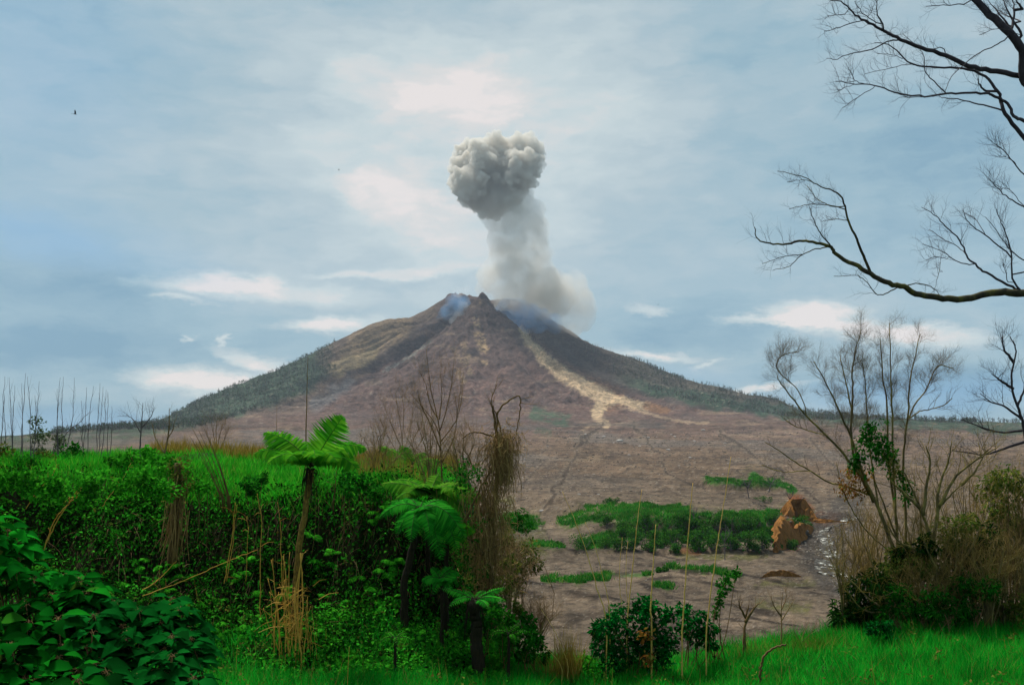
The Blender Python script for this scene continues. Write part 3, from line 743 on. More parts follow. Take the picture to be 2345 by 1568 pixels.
def foliage_thing(name, label, cat, balls, d, leaf, mat, density=1.0, stem_mat=None, base=None, tmpl='diamond', up=.5, droop=.2, group=None, seed=1, jit=.25, sub=5, foliage='foliage', nst=6, ground=near_z):
    """a bush: clumps of leaves on stems. balls = (px, py, radius in picture units)"""
    r_ = np.random.default_rng(seed); k = d / F; L_, W_ = leaf
    cs = [(P(px, py, d + r_.normal() * jit), r * k) for px, py, r in balls]
    bx = np.mean([c[0][0] for c in cs]) if base is None else base[0]; by = np.mean([c[0][1] for c in cs]) if base is None else base[1]
    bz = float(ground(bx, by)); root = thing(name, (bx, by, bz), label, cat, group)
    mf, mst = MB(), MB()
    for c, r in cs:
        for d_ in rnd_dirs(sub, .1, r_):
            c2 = c + d_ * r * r_.uniform(.45, .85); r2 = r * r_.uniform(.35, .6)
            n = int(np.clip(density * 34.0 * (r2 / L_) ** 2 + 8, 8, 1500)); clump_leaves(mf, c2, r2, n, L_, W_, r_, tmpl, up, droop)
        p0 = np.array([bx + r_.normal() * .12, by + r_.normal() * .08, bz - .05]); pm = (p0 + c) / 2 + r_.normal(size=3) * .1 * np.linalg.norm(c - p0)
        pa = crom([p0, pm, c], 8); mst.tube(pa, np.linspace(max(.012, .05 * r), .006, 8), 5); twigs(mst, pa, .006, nst, r * .9, 1, r_, lo=.4)
    part(foliage, mf, mat, root); part('stem', mst, stem_mat or m_bark, root)
    return root


def frond(mb_leaf, mb_stem, p0, p1, lift, width, pairs, r_, droop=.25, bare=.1, rw=.010, pin=.034):
    p0, p1 = np.asarray(p0), np.asarray(p1); mid = p0 * .5 + p1 * .5 + np.array([0, 0, lift])
    u = np.linspace(0, 1, 14)[:, None]; path = (1 - u) ** 2 * p0 + 2 * u * (1 - u) * mid + u * u * p1
    mb_stem.tube(path, np.linspace(rw, rw * .25, 14), 4, cap=False)
    s = np.linspace(bare, .985, pairs); S = s[:, None]
    pos = (1 - S) ** 2 * p0 + 2 * S * (1 - S) * mid + S * S * p1
    t = unit(2 * (1 - S) * (mid - p0) + 2 * S * (p1 - mid)); steep = (p1 - p0)[2] / (np.linalg.norm(p1 - p0) + 1e-6) > .55
    side = unit(np.cross(t, np.array([.1, -1, .25]) if steep else np.array([.02, -.5, .87]))); up = np.cross(side, t)
    q = (s - bare) / (1 - bare); w = width * np.interp(q, [0, .12, .35, .6, .85, 1], [.45, .75, 1, .92, .5, .1])
    for sg in (-1, 1):
        dirs = unit(side * sg + t * .38 + r_.normal(size=t.shape) * .05 - np.array([0, 0, droop]))
        ww = w * r_.uniform(.88, 1.1, pairs)
        mb_leaf.leaves(pos, dirs, up + r_.normal(size=t.shape) * .12, ww, np.minimum(pin, ww * .3), 'strip')


def tree_fern(label, crown, d, trunk, r_tr, tips, mat, tr_mat, width=.26, pairs=30, seed=1, lift=.28, droop=.22, skirt=0, extra=0, ext_len=.7, name='tree_fern', cat='tree fern', rw=.010, pin=.034):
    r_ = np.random.default_rng(seed); c = P(*crown, d)
    pts = [P(px, py, d) for px, py in trunk]; b = pts[-1].copy(); b[2] = float(near_z(b[0], b[1])) - .05; pts.append(b)
    root = thing(name, (b[0], b[1], b[2] + .05), label, cat)
    mt = MB(); pa = crom(pts[::-1], 26); pa = kink(pa, r_tr * .12, r_); rr = np.interp(np.linspace(0, 1, 26), [0, .25, .8, .95, 1], [1.25, 1.0, .85, 1.15, .8]) * r_tr * (1 + r_.normal(size=26) * .05)
    mt.tube(pa, rr, 9); part('trunk', mt, tr_mat, root)
    if skirt:
        mk = MB()
        for k in range(skirt):
            a = r_.random() * 6.28; q = np.array([math.cos(a), math.sin(a), 0]); l = r_.uniform(.25, .6)
            p = c - np.array([0, 0, r_.uniform(.0, .25)]); mk.tube(crom([p, p + q * .12 + [0, 0, .02], p + q * .2 - [0, 0, l]], 7), np.linspace(.012, .003, 7), 4)
        part('dead_frond_skirt', mk, m_fdark, root)
    for tp in tips:
        px, py, dy, *l = tp; ml, mst = MB(), MB(); e = P(px, py, d + dy)
        ln = np.linalg.norm(e - c)
        frond(ml, mst, c + r_.normal(size=3) * .02, e, (l[0] if l else lift) * ln, width * np.clip(ln / 1.0, .6, 1.25), int(pairs * np.clip(ln, .6, 1.4)), r_, droop, rw=rw, pin=pin)
        fo = part('frond', ml, mat, root); part('stalk', mst, m_fdark if not l or len(l) < 2 else m_ftrunk, fo)
    for k in range(extra):
        a = r_.random() * 6.28; l = ext_len * r_.uniform(.6, 1.1); e = c + np.array([math.cos(a) * l, math.sin(a) * l * .9, l * r_.uniform(-.12, .35)])
        ml, mst = MB(), MB(); frond(ml, mst, c, e, l * lift, width * .9, pairs, r_, droop, rw=rw, pin=pin); fo = part('frond', ml, mat, root); part('stalk', mst, m_fdark, fo)
    return root


def cane_thing(name, label, cat, pts, d, r0, r1, mat, group=None, nodes=0, leaves=0, seed=1, foot=True, wob=.0, hooks=0):
    """one thin stalk standing on the ground (last point is its foot)"""
    r_ = np.random.default_rng(seed); p = [P(px, py, d) for px, py in pts]
    if foot:
        b = p[-1].copy(); b[2] = min(b[2], float(near_z(b[0], b[1]))); p.append(b - [0, 0, .03])
    pa = crom(p, max(14, 5 * len(p))); pa = kink(pa, wob, r_)
    n = len(pa); rr = np.linspace(r1, r0, n); mb = MB(); mb.tube(pa, rr, 6)
    if nodes:
        for k in range(1, nodes):
            u = k / nodes * (n - 1); i = int(u); q = pa[i] + (pa[min(i + 1, n - 1)] - pa[i]) * (u - i); t = unit(pa[min(i + 1, n - 1)] - pa[max(i - 1, 0)])
            mb.tube(np.array([q - t * .012, q - t * .004, q + t * .004, q + t * .012]), np.array([.9, 1.35, 1.35, .9]) * rr[i], 6)
    for k in range(hooks):
        i = r_.integers(2, n - 2); q = unit(r_.normal(size=3) + [0, 0, .4]); l = r_.uniform(.1, .3)
        mb.tube(crom([pa[i], pa[i] + q * l * .5 + [0, 0, .04], pa[i] + q * l], 5), np.linspace(rr[i] * .6, .002, 5), 4)
    o = solo(name, mb, mat, pa[-1]); return tag(o, label, cat, group)


# ---------------------------------------------------------------- meadow grass
def blades(mb, x, y, h, w, r_, lean=.45, base=None, tmpl='blade'):
    n = len(x); z = near_z(x, y) if base is None else base
    d = np.stack([r_.normal(size=n) * lean, r_.normal(size=n) * lean, np.ones(n)], -1)
    nor = np.stack([r_.normal(size=n), r_.normal(size=n) - .4, np.zeros(n)], -1)
    mb.leaves(np.stack([x, y, z - .02], -1), d, nor, h, w, tmpl)


def bare_spot(x, y): return fbm(x / 1.1, y / .8, 3, 90)


mb = MB(); N = 240000
y = rng.uniform(13.2, 24.2, N); x = rng.uniform(-.56, .72, N) * y
k = (bank_mask(x, y) < .12) & ((x > -1.6) | (y < 20.6)) & ((y < 21.4 + 1.4 * ss(2, 8, x) + (bare_spot(x, y) - .5) * 1.5)) & (rng.random(N) < .35 + 1.1 * ss(.25, .5, bare_spot(x, y)))
k &= ~((x < -6.6 + .1 * (y - 14)) & (y < 18.0))
x, y = x[k], y[k]; h = rng.uniform(.16, .42, len(x)) * (.6 + .8 * fbm(x / .8, y / .8, 3, 91)); blades(mb, x, y, h, rng.uniform(.008, .017, len(x)), rng, .42)
tag(solo('meadow_grass', mb, m_grass), 'tall bright green grass across the front of the view', 'grass', kind='stuff')

# grass over the top of the bank
mb = MB(); N = 90000
y = np.concatenate([rng.uniform(21.2, 27, N // 2), rng.uniform(27, 46, N - N // 2)]); x = rng.uniform(-.56, -.02, N) * y
k = (bank_mask(x, y) > .70 + .25 * fbm(x / .9, y / .9, 3, 92)); x, y = x[k], y[k]; h = rng.uniform(.16, .40, len(x)); blades(mb, x, y, h, rng.uniform(.012, .024, len(x)), rng, .5)
tag(solo('bank_top_grass', mb, m_bgrass), 'soft green grass covering the flat top of the bank', 'grass', kind='stuff')
mb = MB(); N = 9000
y = rng.uniform(38, 46, N); x = rng.uniform(-.36, -.05, N) * y; k = bank_mask(x, y) > .9; x, y = x[k], y[k]
blades(mb, x, y, rng.uniform(.35, .8, len(x)), rng.uniform(.015, .03, len(x)), rng, .25)
tag(solo('dry_grass', mb, m_dryg), 'strip of tan dry grass along the back edge of the bank', 'grass', kind='stuff')

mb = MB(); n = 420; y = rng.uniform(14.5, 21.5, n); x = rng.uniform(-.5, .53, n) * y; k = bank_mask(x, y) < .1; x, y = x[k], y[k]
blades(mb, x, y, rng.uniform(.35, .75, len(x)), rng.uniform(.006, .011, len(x)), rng, .3)
tag(solo('dry_grass', mb, m_dryg), 'scattered straw-coloured stalks in the green meadow grass', 'grass', kind='stuff')
mb = MB()
for i in range(150):
    y_ = rng.uniform(14.5, 21.2); x_ = rng.uniform(-.45, .52) * y_; clump_leaves(mb, np.array([x_, y_, float(near_z(x_, y_)) + rng.uniform(.12, .26)]), rng.uniform(.07, .2), int(rng.uniform(8, 20)), rng.uniform(.05, .10), rng.uniform(.03, .06), rng, up=.9)
tag(solo('meadow_weeds', mb, m_olive), 'olive weeds scattered through the meadow grass', 'weeds', kind='stuff')
# creepers over the face of the bank
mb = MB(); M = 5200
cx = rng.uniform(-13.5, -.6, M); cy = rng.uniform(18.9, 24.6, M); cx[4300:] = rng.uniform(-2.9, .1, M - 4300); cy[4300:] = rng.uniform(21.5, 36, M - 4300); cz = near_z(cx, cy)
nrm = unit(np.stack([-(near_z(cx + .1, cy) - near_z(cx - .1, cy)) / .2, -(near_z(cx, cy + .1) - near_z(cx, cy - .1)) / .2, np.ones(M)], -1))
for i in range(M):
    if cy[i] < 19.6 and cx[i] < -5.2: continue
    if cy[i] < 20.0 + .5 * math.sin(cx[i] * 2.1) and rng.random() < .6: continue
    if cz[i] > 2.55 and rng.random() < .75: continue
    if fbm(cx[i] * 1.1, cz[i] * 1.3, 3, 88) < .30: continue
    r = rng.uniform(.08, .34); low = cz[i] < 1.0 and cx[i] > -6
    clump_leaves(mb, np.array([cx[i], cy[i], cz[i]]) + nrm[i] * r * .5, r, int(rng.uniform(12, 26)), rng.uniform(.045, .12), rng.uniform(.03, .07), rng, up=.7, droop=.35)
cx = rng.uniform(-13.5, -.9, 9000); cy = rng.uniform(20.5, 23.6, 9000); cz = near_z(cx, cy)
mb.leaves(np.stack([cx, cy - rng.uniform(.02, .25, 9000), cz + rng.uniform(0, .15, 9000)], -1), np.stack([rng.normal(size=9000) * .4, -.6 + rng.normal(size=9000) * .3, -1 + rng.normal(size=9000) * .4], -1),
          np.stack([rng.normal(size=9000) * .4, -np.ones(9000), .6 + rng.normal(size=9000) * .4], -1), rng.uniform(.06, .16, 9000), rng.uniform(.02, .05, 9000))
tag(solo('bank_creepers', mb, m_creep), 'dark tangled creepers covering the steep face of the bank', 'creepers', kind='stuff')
# bright herbs at its foot and spilling over its left shoulder
mb = MB()
for i in range(2300):
    if i < 950:
        x_ = rng.uniform(-4.4, -.1); y_ = rng.uniform(18.9, 21.3); keep = rng.random() < .25 + 1.3 * ss(.35, .55, fbm(x_ * 1.2, y_ * 1.2, 3, 87)); dd = y_; py = HY - (float(near_z(x_, y_)) + .1 - EYE) / y_ * F; px = CX + x_ / y_ * F
    elif i < 2050: px, py = rng.uniform(-20, 400), rng.uniform(1085, 1290); dd = None; keep = rng.random() < (1 - ss(1130, 1280, py) * .85) * ss(.38, .55, fbm(px / 40, py / 40, 3, 89))
    else:
        x_ = rng.uniform(-7.5, -4.2); y_ = rng.uniform(18.9, 21.0); keep = rng.random() < .45; dd = y_; py = HY - (float(near_z(x_, y_)) + .1 - EYE) / y_ * F; px = CX + x_ / y_ * F
    if not keep: continue
    if dd is None:
        q = P(px, py, np.linspace(19.5, 24, 60)[0]); ds = np.linspace(19.5, 24, 60); g = near_z((px - CX) / F * ds, ds) - (EYE + (HY - py) / F * ds); j = int(np.argmax(g > 0)); dd = ds[j] - .1
    r = rng.uniform(.08, .2); clump_leaves(mb, P(px, py, dd), r, int(rng.uniform(10, 22)), rng.uniform(.06, .12), rng.uniform(.045, .08), rng, up=.9, droop=.25)
for i in range(90):
    x_ = rng.uniform(-11, -1.2); y_ = rng.uniform(20.3, 22.6); p0 = np.array([x_, y_ - .12, float(near_z(x_, y_)) + .1]); st_ = MB()
    for q in range(rng.integers(2, 5)):
        a_ = rng.uniform(-2.6, -.5); l_ = rng.uniform(.25, .5); frond(mb, st_, p0, p0 + np.array([math.cos(a_) * l_, math.sin(a_) * l_ * .6, l_ * rng.uniform(-.5, .25)]), l_ * .35, .11, 14, rng, .25, .1, .004, .03)
tag(solo('herbs', mb, m_herb), 'bright green leafy herbs at the foot and shoulder of the bank', 'herbs', kind='stuff')
# ================================================================ TREE FERNS
tree_fern('tall tree fern with an umbrella crown on a slim yellow-brown trunk', (712, 1068), 20.2, [(712, 1078), (704, 1130), (695, 1190), (684, 1260), (678, 1330), (676, 1400)], .068,
          [(786, 952, -.1, .03), (604, 990, .25, .22), (580, 1040, -.1, .35), (612, 1062, -.45, .5), (840, 1030, .1, .42), (812, 1046, .5, .35), (822, 1078, -.35, .5), (640, 1034, .6, .3), (700, 1010, .8, .2), (745, 1018, .7, .2), (655, 1056, -.7, .5), (772, 1058, -.7, .5), (722, 1046, -.9, .45), (615, 1015, .5, .3), (632, 1050, -.35, .4), (802, 1064, -.3, .45), (690, 1040, -.7, .45), (760, 1030, .4, .3)],
          m_fern, m_ftrunk, .38, 32, 21, skirt=40, pin=.042)
tree_fern('leaning tree fern with dark trunk and deep green fronds in front of the bank', (962, 1166), 20.3, [(960, 1172), (950, 1220), (938, 1280), (926, 1340)], .075,
          [(868, 1186, -.2, .4), (908, 1226, -.5, .45), (985, 1224, -.7, .5), (1051, 1182, -.1, .4), (1067, 1236, -.4, .5), (1050, 1262, -.5, .55), (1012, 1282, -.6, .5), (893, 1150, .3, .25), (940, 1240, -.7, .5), (1030, 1150, .5, .3), (925, 1140, .6, .25)],
          m_fernd, m_fdark, .32, 30, 22, skirt=14, pin=.034, extra=3, ext_len=.6)
tree_fern('pale spreading tree fern just behind the deep green leaning one', (985, 1132), 21.3, [(984, 1138), (982, 1180), (980, 1230)], .05,
          [(872, 1108, .0, .2), (905, 1098, .5, .2), (1005, 1085, .6, .15), (1052, 1108, .3, .25), (1108, 1148, -.2, .35), (1090, 1122, .2, .3), (930, 1130, -.5, .3), (1060, 1175, -.4, .4), (905, 1145, -.3, .35)],
          m_fern2, m_fdark, .34, 28, 23, pin=.045, extra=6, ext_len=.8)
tree_fern('bright young tree fern crowding the right side of the deep green one', (1030, 1215), (20.6), [(1028, 1222), (1022, 1290)], .05,
          [(1062, 1235, -.1, .4), (1068, 1200, .1, .3), (1000, 1255, -.4, .5), (1045, 1275, -.4, .5), (1075, 1262, -.1, .45), (1010, 1180, .3, .2), (1050, 1170, .2, .2), (985, 1225, -.3, .4)], m_fern, m_fdark, .26, 26, 28, pin=.045, extra=4, ext_len=.5)
tree_fern('short green fern at the foot of the leaning tree fern', (1010, 1325), (20.0), [(1010, 1330), (1012, 1380)], .04,
          [(965, 1345, -.1, .4), (1050, 1335, .1, .35), (990, 1365, -.3, .5), (1035, 1365, -.3, .5), (985, 1300, .2, .25), (1035, 1300, .2, .25)], m_fernd, m_fdark, .2, 22, 29, pin=.04, extra=4, ext_len=.4, name='ground_fern', cat='fern')
tree_fern('small yellow-green tree fern standing in dry grass beyond the bank', (945, 1062), 27.5, [(944, 1066), (942, 1090)], .05,
          [(866, 1022, 0, .15), (915, 1020, .3, .12), (1012, 1058, 0, .25), (1004, 1086, -.3, .35), (895, 1058, -.5, .3), (975, 1035, .5, .2)], m_fern2, m_ftrunk, .34, 26, 24, pin=.05)
tree_fern('low fern with flat fronds on a dark fibrous stump', (1086, 1372), 19.3, [(1087, 1376), (1089, 1420), (1092, 1468)], .12,
          [(1008, 1346, .0, .12), (1160, 1345, .1, .14), (1162, 1378, -.2, .2), (1028, 1390, -.4, .3), (1120, 1395, -.5, .3), (1060, 1350, .4, .12), (1110, 1350, .5, .12)], m_fernd, m_fdark, .2, 24, 25, skirt=30, pin=.04)
tree_fern('small ground fern with a drooping frond among the herbs', (905, 1462), 18.9, [(905, 1466), (905, 1476)], .03, [(862, 1482, -.1, .5), (912, 1500, -.4, .6), (950, 1470, 0, .4), (880, 1448, .3, .3), (935, 1448, .3, .3)], m_herb, m_fdark, .13, 18, 26, name='ground_fern', cat='fern')
tree_fern('ground fern with arching fronds at the right end of the creepers', (1165, 1455), 19.2, [(1165, 1458), (1165, 1470)], .03, [(1115, 1462, -.1, .5), (1215, 1452, 0, .5), (1150, 1430, .3, .3), (1195, 1428, .2, .3), (1180, 1480, -.3, .5)], m_herb, m_fdark, .13, 18, 27, name='ground_fern', cat='fern')

# ================================================================ LOWER LEFT: broad-leaved bushes
def broad_bush(label, x0, x1, n, seed, outline, mat):
    r_ = np.random.default_rng(seed); bx = ((x0 + x1) / 2 - CX) / F * 11; by = 11.4; bz = float(near_z(bx, by))
    root = thing('broadleaf_bush', (bx, by, bz), label, 'bush'); ml, mst = MB(), MB()
    for i in range(n):
        px = r_.uniform(x0, x1); top = np.interp(px, *outline); t = r_.random() ** 1.25
        py = top + 22 + t * (1640 - top); d = 12.6 - 2.6 * t + r_.normal() * .25; c = P(px, py, d); m = r_.integers(6, 10); a0 = r_.random() * 6.28
        tilt = np.array([r_.normal() * .25, -.35, 1.0])
        for k in range(m):
            a = a0 + k * 2.4; q = np.array([math.cos(a), math.sin(a), r_.uniform(-.15, .35)]); L_ = r_.uniform(.15, .32)
            st = c + unit(q) * .06 + np.array([0, 0, -.03 * k * .4]); mst.tube(np.array([c - [0, 0, .04], (c + st) / 2 + [0, 0, .01], st]), [.004, .003, .0025], 4, cap=False)
            ml.leaves([st], [q], [tilt + r_.normal(size=3) * .22], L_, L_ * r_.uniform(.5, .66), 'broad')
        g = np.array([c[0] + r_.normal() * .2, c[1] + .25, 0]); g[2] = float(near_z(g[0], g[1])) - .03
        mst.tube(crom([g, (g + c) / 2 + r_.normal(size=3) * .08, c], 7), np.linspace(.016, .006, 7), 5)
    part('foliage', ml, mat, root, smooth=True); part('stem', mst, m_bark, root)


OUT = ([-120, -40, 0, 40, 75, 130, 200, 250, 330, 400, 440, 465, 475], [1120, 1145, 1165, 1200, 1285, 1290, 1300, 1345, 1365, 1340, 1400, 1445, 1500])
broad_bush('dark broad-leaved bush filling the bottom left corner', -130, 215, 170, 31, OUT, m_broad)
m_broad2 = leaf_mat('broad_leaves_bright', [(0, (.0025, .035, .005)), (.5, (.003, .075, .009)), (1, (.005, .125, .014))], .25, .42, .25, scale=.8, mul=(.5, 1.4))
broad_bush('brighter broad-leaved bush with drooping leaves left of the meadow grass', 190, 462, 120, 32, OUT, m_broad2)

# ================================================================ BEHIND THE BANK ON THE LEFT
def cane_clump(label, stems, d, seed):
    r_ = np.random.default_rng(seed); b0 = P(*stems[0][1], d); bz = float(near_z(b0[0], b0[1])); root = thing('dead_sapling_clump', (b0[0], b0[1], bz), label, 'saplings', 'dead saplings on top of the bank')
    for (tp, bp) in stems:
        dd = d + r_.normal() * .5; mid = ((tp[0] + bp[0]) / 2 + r_.normal() * 3, (tp[1] + bp[1]) / 2); b = P(*bp, dd); f = b.copy(); f[2] = float(near_z(f[0], f[1])) - .05
        pa = crom([P(*tp, dd), P(*mid, dd), b, f], 16); mb = MB(); mb.tube(kink(pa, .010, r_), np.linspace(.004, .019, 16), 5)
        twigs(mb, pa[::-1], .006, r_.integers(4, 10), .55, 1, r_, spread=.7, up=.6, lo=.45, hi=.9); part('stem', mb, m_gtwig, root)


cane_clump('clump of thin grey dead saplings at the left edge', [((11, 862), (2, 1030)), ((21, 864), (28, 1035)), ((59, 854), (48, 1040)), ((63, 862), (71, 1040)), ((90, 872), (70, 1040)), ((50, 877), (52, 1040)), ((34, 882), (30, 1040)), ((80, 905), (78, 1040)), ((5, 900), (14, 1040))], 30, 41)
cane_clump('clump of straight dead saplings with one leaning stem, second clump from the left', [((138, 864), (131, 1048)), ((145, 862), (143, 1050)), ((170, 864), (152, 1040)), ((131, 890), (134, 1050)), ((205, 942), (148, 1000))], 31, 42)
cane_clump('clump of fine upright dead saplings where the far slope begins', [((198, 887), (188, 1060)), ((214, 884), (200, 1055)), ((229, 877), (220, 1075)), ((243, 892), (230, 1065)), ((247, 897), (246, 1062)), ((186, 917), (186, 1055)), ((236, 885), (226, 1068)), ((256, 930), (250, 1060))], 32, 43)


def bare_tree(name, label, cat, stems, d, r0, n, length, levels, mat, tmat, seed, group=None, up=.3, spread=.9, wob=.12, grav=0., ground=near_z, foot=True, crown='crown', lo=.3, tw=None, sides=6, wander=.35):
    """a leafless tree: traced stems (from foot to tip) and the twigs they carry"""
    r_ = np.random.default_rng(seed); mt, mc = MB(), MB(); f0 = P(*stems[0][0], d); f0[2] = float(ground(f0[0], f0[1])) if foot else f0[2]
    root = thing(name, f0, label, cat, group)
    for i, st in enumerate(stems):
        pa = trace(st, d, wob, seed=seed * 31 + i)
        if i == 0 and foot: pa = np.vstack([f0 - [0, 0, .08], pa])
        sc = 1.0 if i == 0 else .62 + .2 * r_.random()
        pa = kink(pa, r0 * .12, r_)
        mt.tube(pa, np.linspace(r0 * sc, r0 * sc * .22, len(pa)), sides)
        twigs(mc, pa, tw or r0 * .22, n, length, levels, r_, spread, up, lo, 1.0, wander, 4, None, grav)
    part('trunk', mt, tmat, root); part(crown, mc, mat, root); return root


bare_tree('bare_tree', 'small bare grey tree with forked twigs on the bank before the far slope', 'tree', [[(320, 1045), (322, 1000), (325, 960), (327, 922)], [(322, 990), (305, 960), (288, 950)], [(323, 980), (345, 955), (352, 935)]], 34, .035, 8, .7, 2, m_gtwig, m_gtwig, 51)
bare_tree('bare_tree', 'crooked bare brown sapling forking into a V on the bank', 'tree', [[(375, 1045), (385, 1000), (388, 965), (387, 934)], [(376, 1035), (355, 1000), (350, 975)], [(383, 1005), (395, 985), (402, 960)]], 30, .035, 5, .45, 2, m_twig, m_twig, 52)
bare_tree('bare_tree', 'rounded misty bare tree at the foot of the volcano', 'tree', [[(497, 1075), (496, 1030), (495, 990), (496, 965)], [(497, 1050), (480, 1010), (472, 985)], [(497, 1045), (512, 1010), (520, 985)], [(496, 1030), (488, 990), (484, 968)], [(496, 1030), (505, 990), (510, 970)]], 42, .03, 10, .9, 3, m_twig, m_twig, 53, tw=.006)
bare_tree('slender_sapling', 'tall slender bare sapling rising behind the umbrella-shaped tree fern', 'sapling', [[(700, 1090), (701, 985), (703, 900), (705, 818)]], 30, .03, 8, .3, 1, m_twig, m_twig, 54, up=.5)
bare_tree('slender_sapling', 'short slender bare sapling left of the umbrella-shaped tree fern', 'sapling', [[(632, 1090), (633, 1010), (634, 925)], [(640, 985), (665, 995), (700, 1020)]], 34, .016, 5, .5, 1, m_twig, m_twig, 55)
foliage_thing('leafy_sapling', 'thin leafy grey-green sapling among the dead stems at the left', 'sapling', [(88, 972, 18), (80, 995, 18), (96, 1000, 20), (88, 1025, 18)], 31, (.09, .05), m_greyleaf, .22, m_gtwig, seed=61)
foliage_thing('leafy_sapling', 'second small leafy sapling right of the grey-green one on the bank', 'sapling', [(132, 1000, 13), (140, 1012, 13), (128, 1022, 14)], 32, (.09, .05), m_greyleaf, .25, m_gtwig, seed=62)
foliage_thing('shrub', 'bushy green shrub on the bank top between the second and third clumps of dead saplings', 'shrub', [(165, 1030, 18), (178, 1040, 16), (158, 1050, 18), (172, 1056, 16)], 29, (.10, .06), m_ivy, .5, seed=63)
foliage_thing('shrub', 'dark green and brown shrub at the left edge on top of the bank', 'shrub', [(5, 1030, 22), (25, 1050, 20), (-10, 1060, 26), (45, 1062, 18)], 26, (.10, .06), m_olive, .5, seed=64)
foliage_thing('shrub', 'low leafy shrub heaped on the bank top before the small bare trees', 'shrub', [(270, 1055, 18), (300, 1046, 18), (330, 1042, 20), (360, 1048, 18), (385, 1056, 16), (320, 1065, 20), (250, 1062, 14)], 25, (.10, .07), m_herb, .5, seed=65)
for i, (lb, bl, mt_) in enumerate([('dark shrub before the foremost dead saplings at the left edge', [(20, 1062, 20), (50, 1056, 20), (75, 1064, 18)], m_ivy), ('olive bush on the bank top right of the left-edge saplings', [(105, 1050, 20), (125, 1058, 18), (100, 1064, 16)], m_olive),
                               ('low green bush on the bank top beside the green and brown vines of the stump', [(395, 1072, 20), (425, 1078, 16), (375, 1076, 18)], m_herb), ('leafy green clump spilling over the bank edge left of the leaning canes', [(455, 1100, 18), (475, 1110, 16), (440, 1108, 16)], m_herb),
                               ('dark leafy clump on the bank edge between the leaning canes and the tall fern', [(560, 1105, 18), (585, 1110, 18), (575, 1125, 20), (600, 1095, 12)], m_ivy), ('dark leafy shrub on the bank edge just right of the tall fern', [(790, 1095, 20), (815, 1105, 20), (840, 1112, 20), (860, 1125, 18), (800, 1120, 18)], m_ivy)]):
    foliage_thing('shrub', lb, 'shrub', bl, [25, 27, 23.5, 22.4, 22.2, 22.0][i], (.10, .06), mt_, .5, seed=180 + i)
mb = MB(); r_ = np.random.default_rng(33)
for k in range(1500):
    x_ = r_.uniform(-12, -1.2); y_ = r_.uniform(20.3, 23.4); p = np.array([x_, y_ - .18, float(near_z(x_, y_)) + .1]); l = r_.uniform(.15, .9); q = r_.normal(size=3) * .12; q[1] = -abs(q[1])
    mb.tube(crom([p, p + q - [0, 0, l * .5], p + q * 1.6 - [0, 0, l]], 6), np.linspace(.005, .0025, 6), 3, cap=False)
tag(solo('hanging_creeper_stems', mb, m_twig), 'brown dead creeper stems hanging all over the bank face', 'creepers', kind='stuff')
# leaning bunch of dry canes
r_ = np.random.default_rng(3); b0 = P(518, 1150, 21.9); root = thing('dry_cane_bunch', (b0[0], b0[1], float(near_z(b0[0], b0[1]))), 'fan of long dry canes leaning left from the edge of the bank', 'canes')
for (tp, bp) in [((439, 977), (514, 1143)), ((466, 977), (522, 1135)), ((455, 985), (520, 1140)), ((434, 997), (502, 1130)), ((478, 1000), (524, 1138)), ((447, 1010), (508, 1140)), ((486, 1030), (527, 1145)), ((460, 1050), (510, 1140))]:
    mb = MB(); pa = trace([tp, ((tp[0] + bp[0]) / 2 + 4, (tp[1] + bp[1]) / 2), bp], 21.8 + r_.normal() * .15, 0, 12); pa = np.vstack([pa, pa[-1] + (pa[-1] - pa[-2]) * .6 - [0, 0, .25]]); mb.tube(pa, np.linspace(.004, .013, 13), 5); twigs(mb, pa[::-1], .004, 3, .25, 1, r_); part('stem', mb, m_bark, root)

# stump wrapped in vines, with roots hanging down
r_ = np.random.default_rng(4); s0 = P(402, 1240, 20.9); root = thing('vine_wrapped_stump', (s0[0], s0[1], float(near_z(s0[0], s0[1]))), 'dead stump wrapped in brown and green vines, hanging roots below', 'stump')
mt = MB(); mt.tube(trace([(408, 1060), (405, 1120), (400, 1200), (395, 1290)], 21.0, 0, 14), np.linspace(.07, .10, 14), 8); part('trunk', mt, m_bark, root)
mr = MB()
for k in range(70):
    x0 = 403 + r_.normal() * 11; y0 = r_.uniform(1080, 1180); x1 = 398 + (x0 - 403) * 1.0 + r_.normal() * 10 - 6; y1 = r_.uniform(1200, 1300)
    mr.tube(trace([(x0, y0), ((x0 + x1) / 2 + r_.normal() * 5, (y0 + y1) / 2), (x1, y1)], 20.75 + r_.random() * .3, 0, 9, seed=k), np.linspace(.010, .004, 9), 4, cap=False)
part('hanging_roots', mr, m_vine, root)
ml = MB()
for k in range(46): clump_leaves(ml, P(406 + r_.normal() * 12 + (0 if k < 30 else 4), r_.uniform(1050, 1150), 20.9 + r_.normal() * .1), .11, 14, .07, .04, r_, up=.5)
part('vine_leaves', ml, m_olive, root)

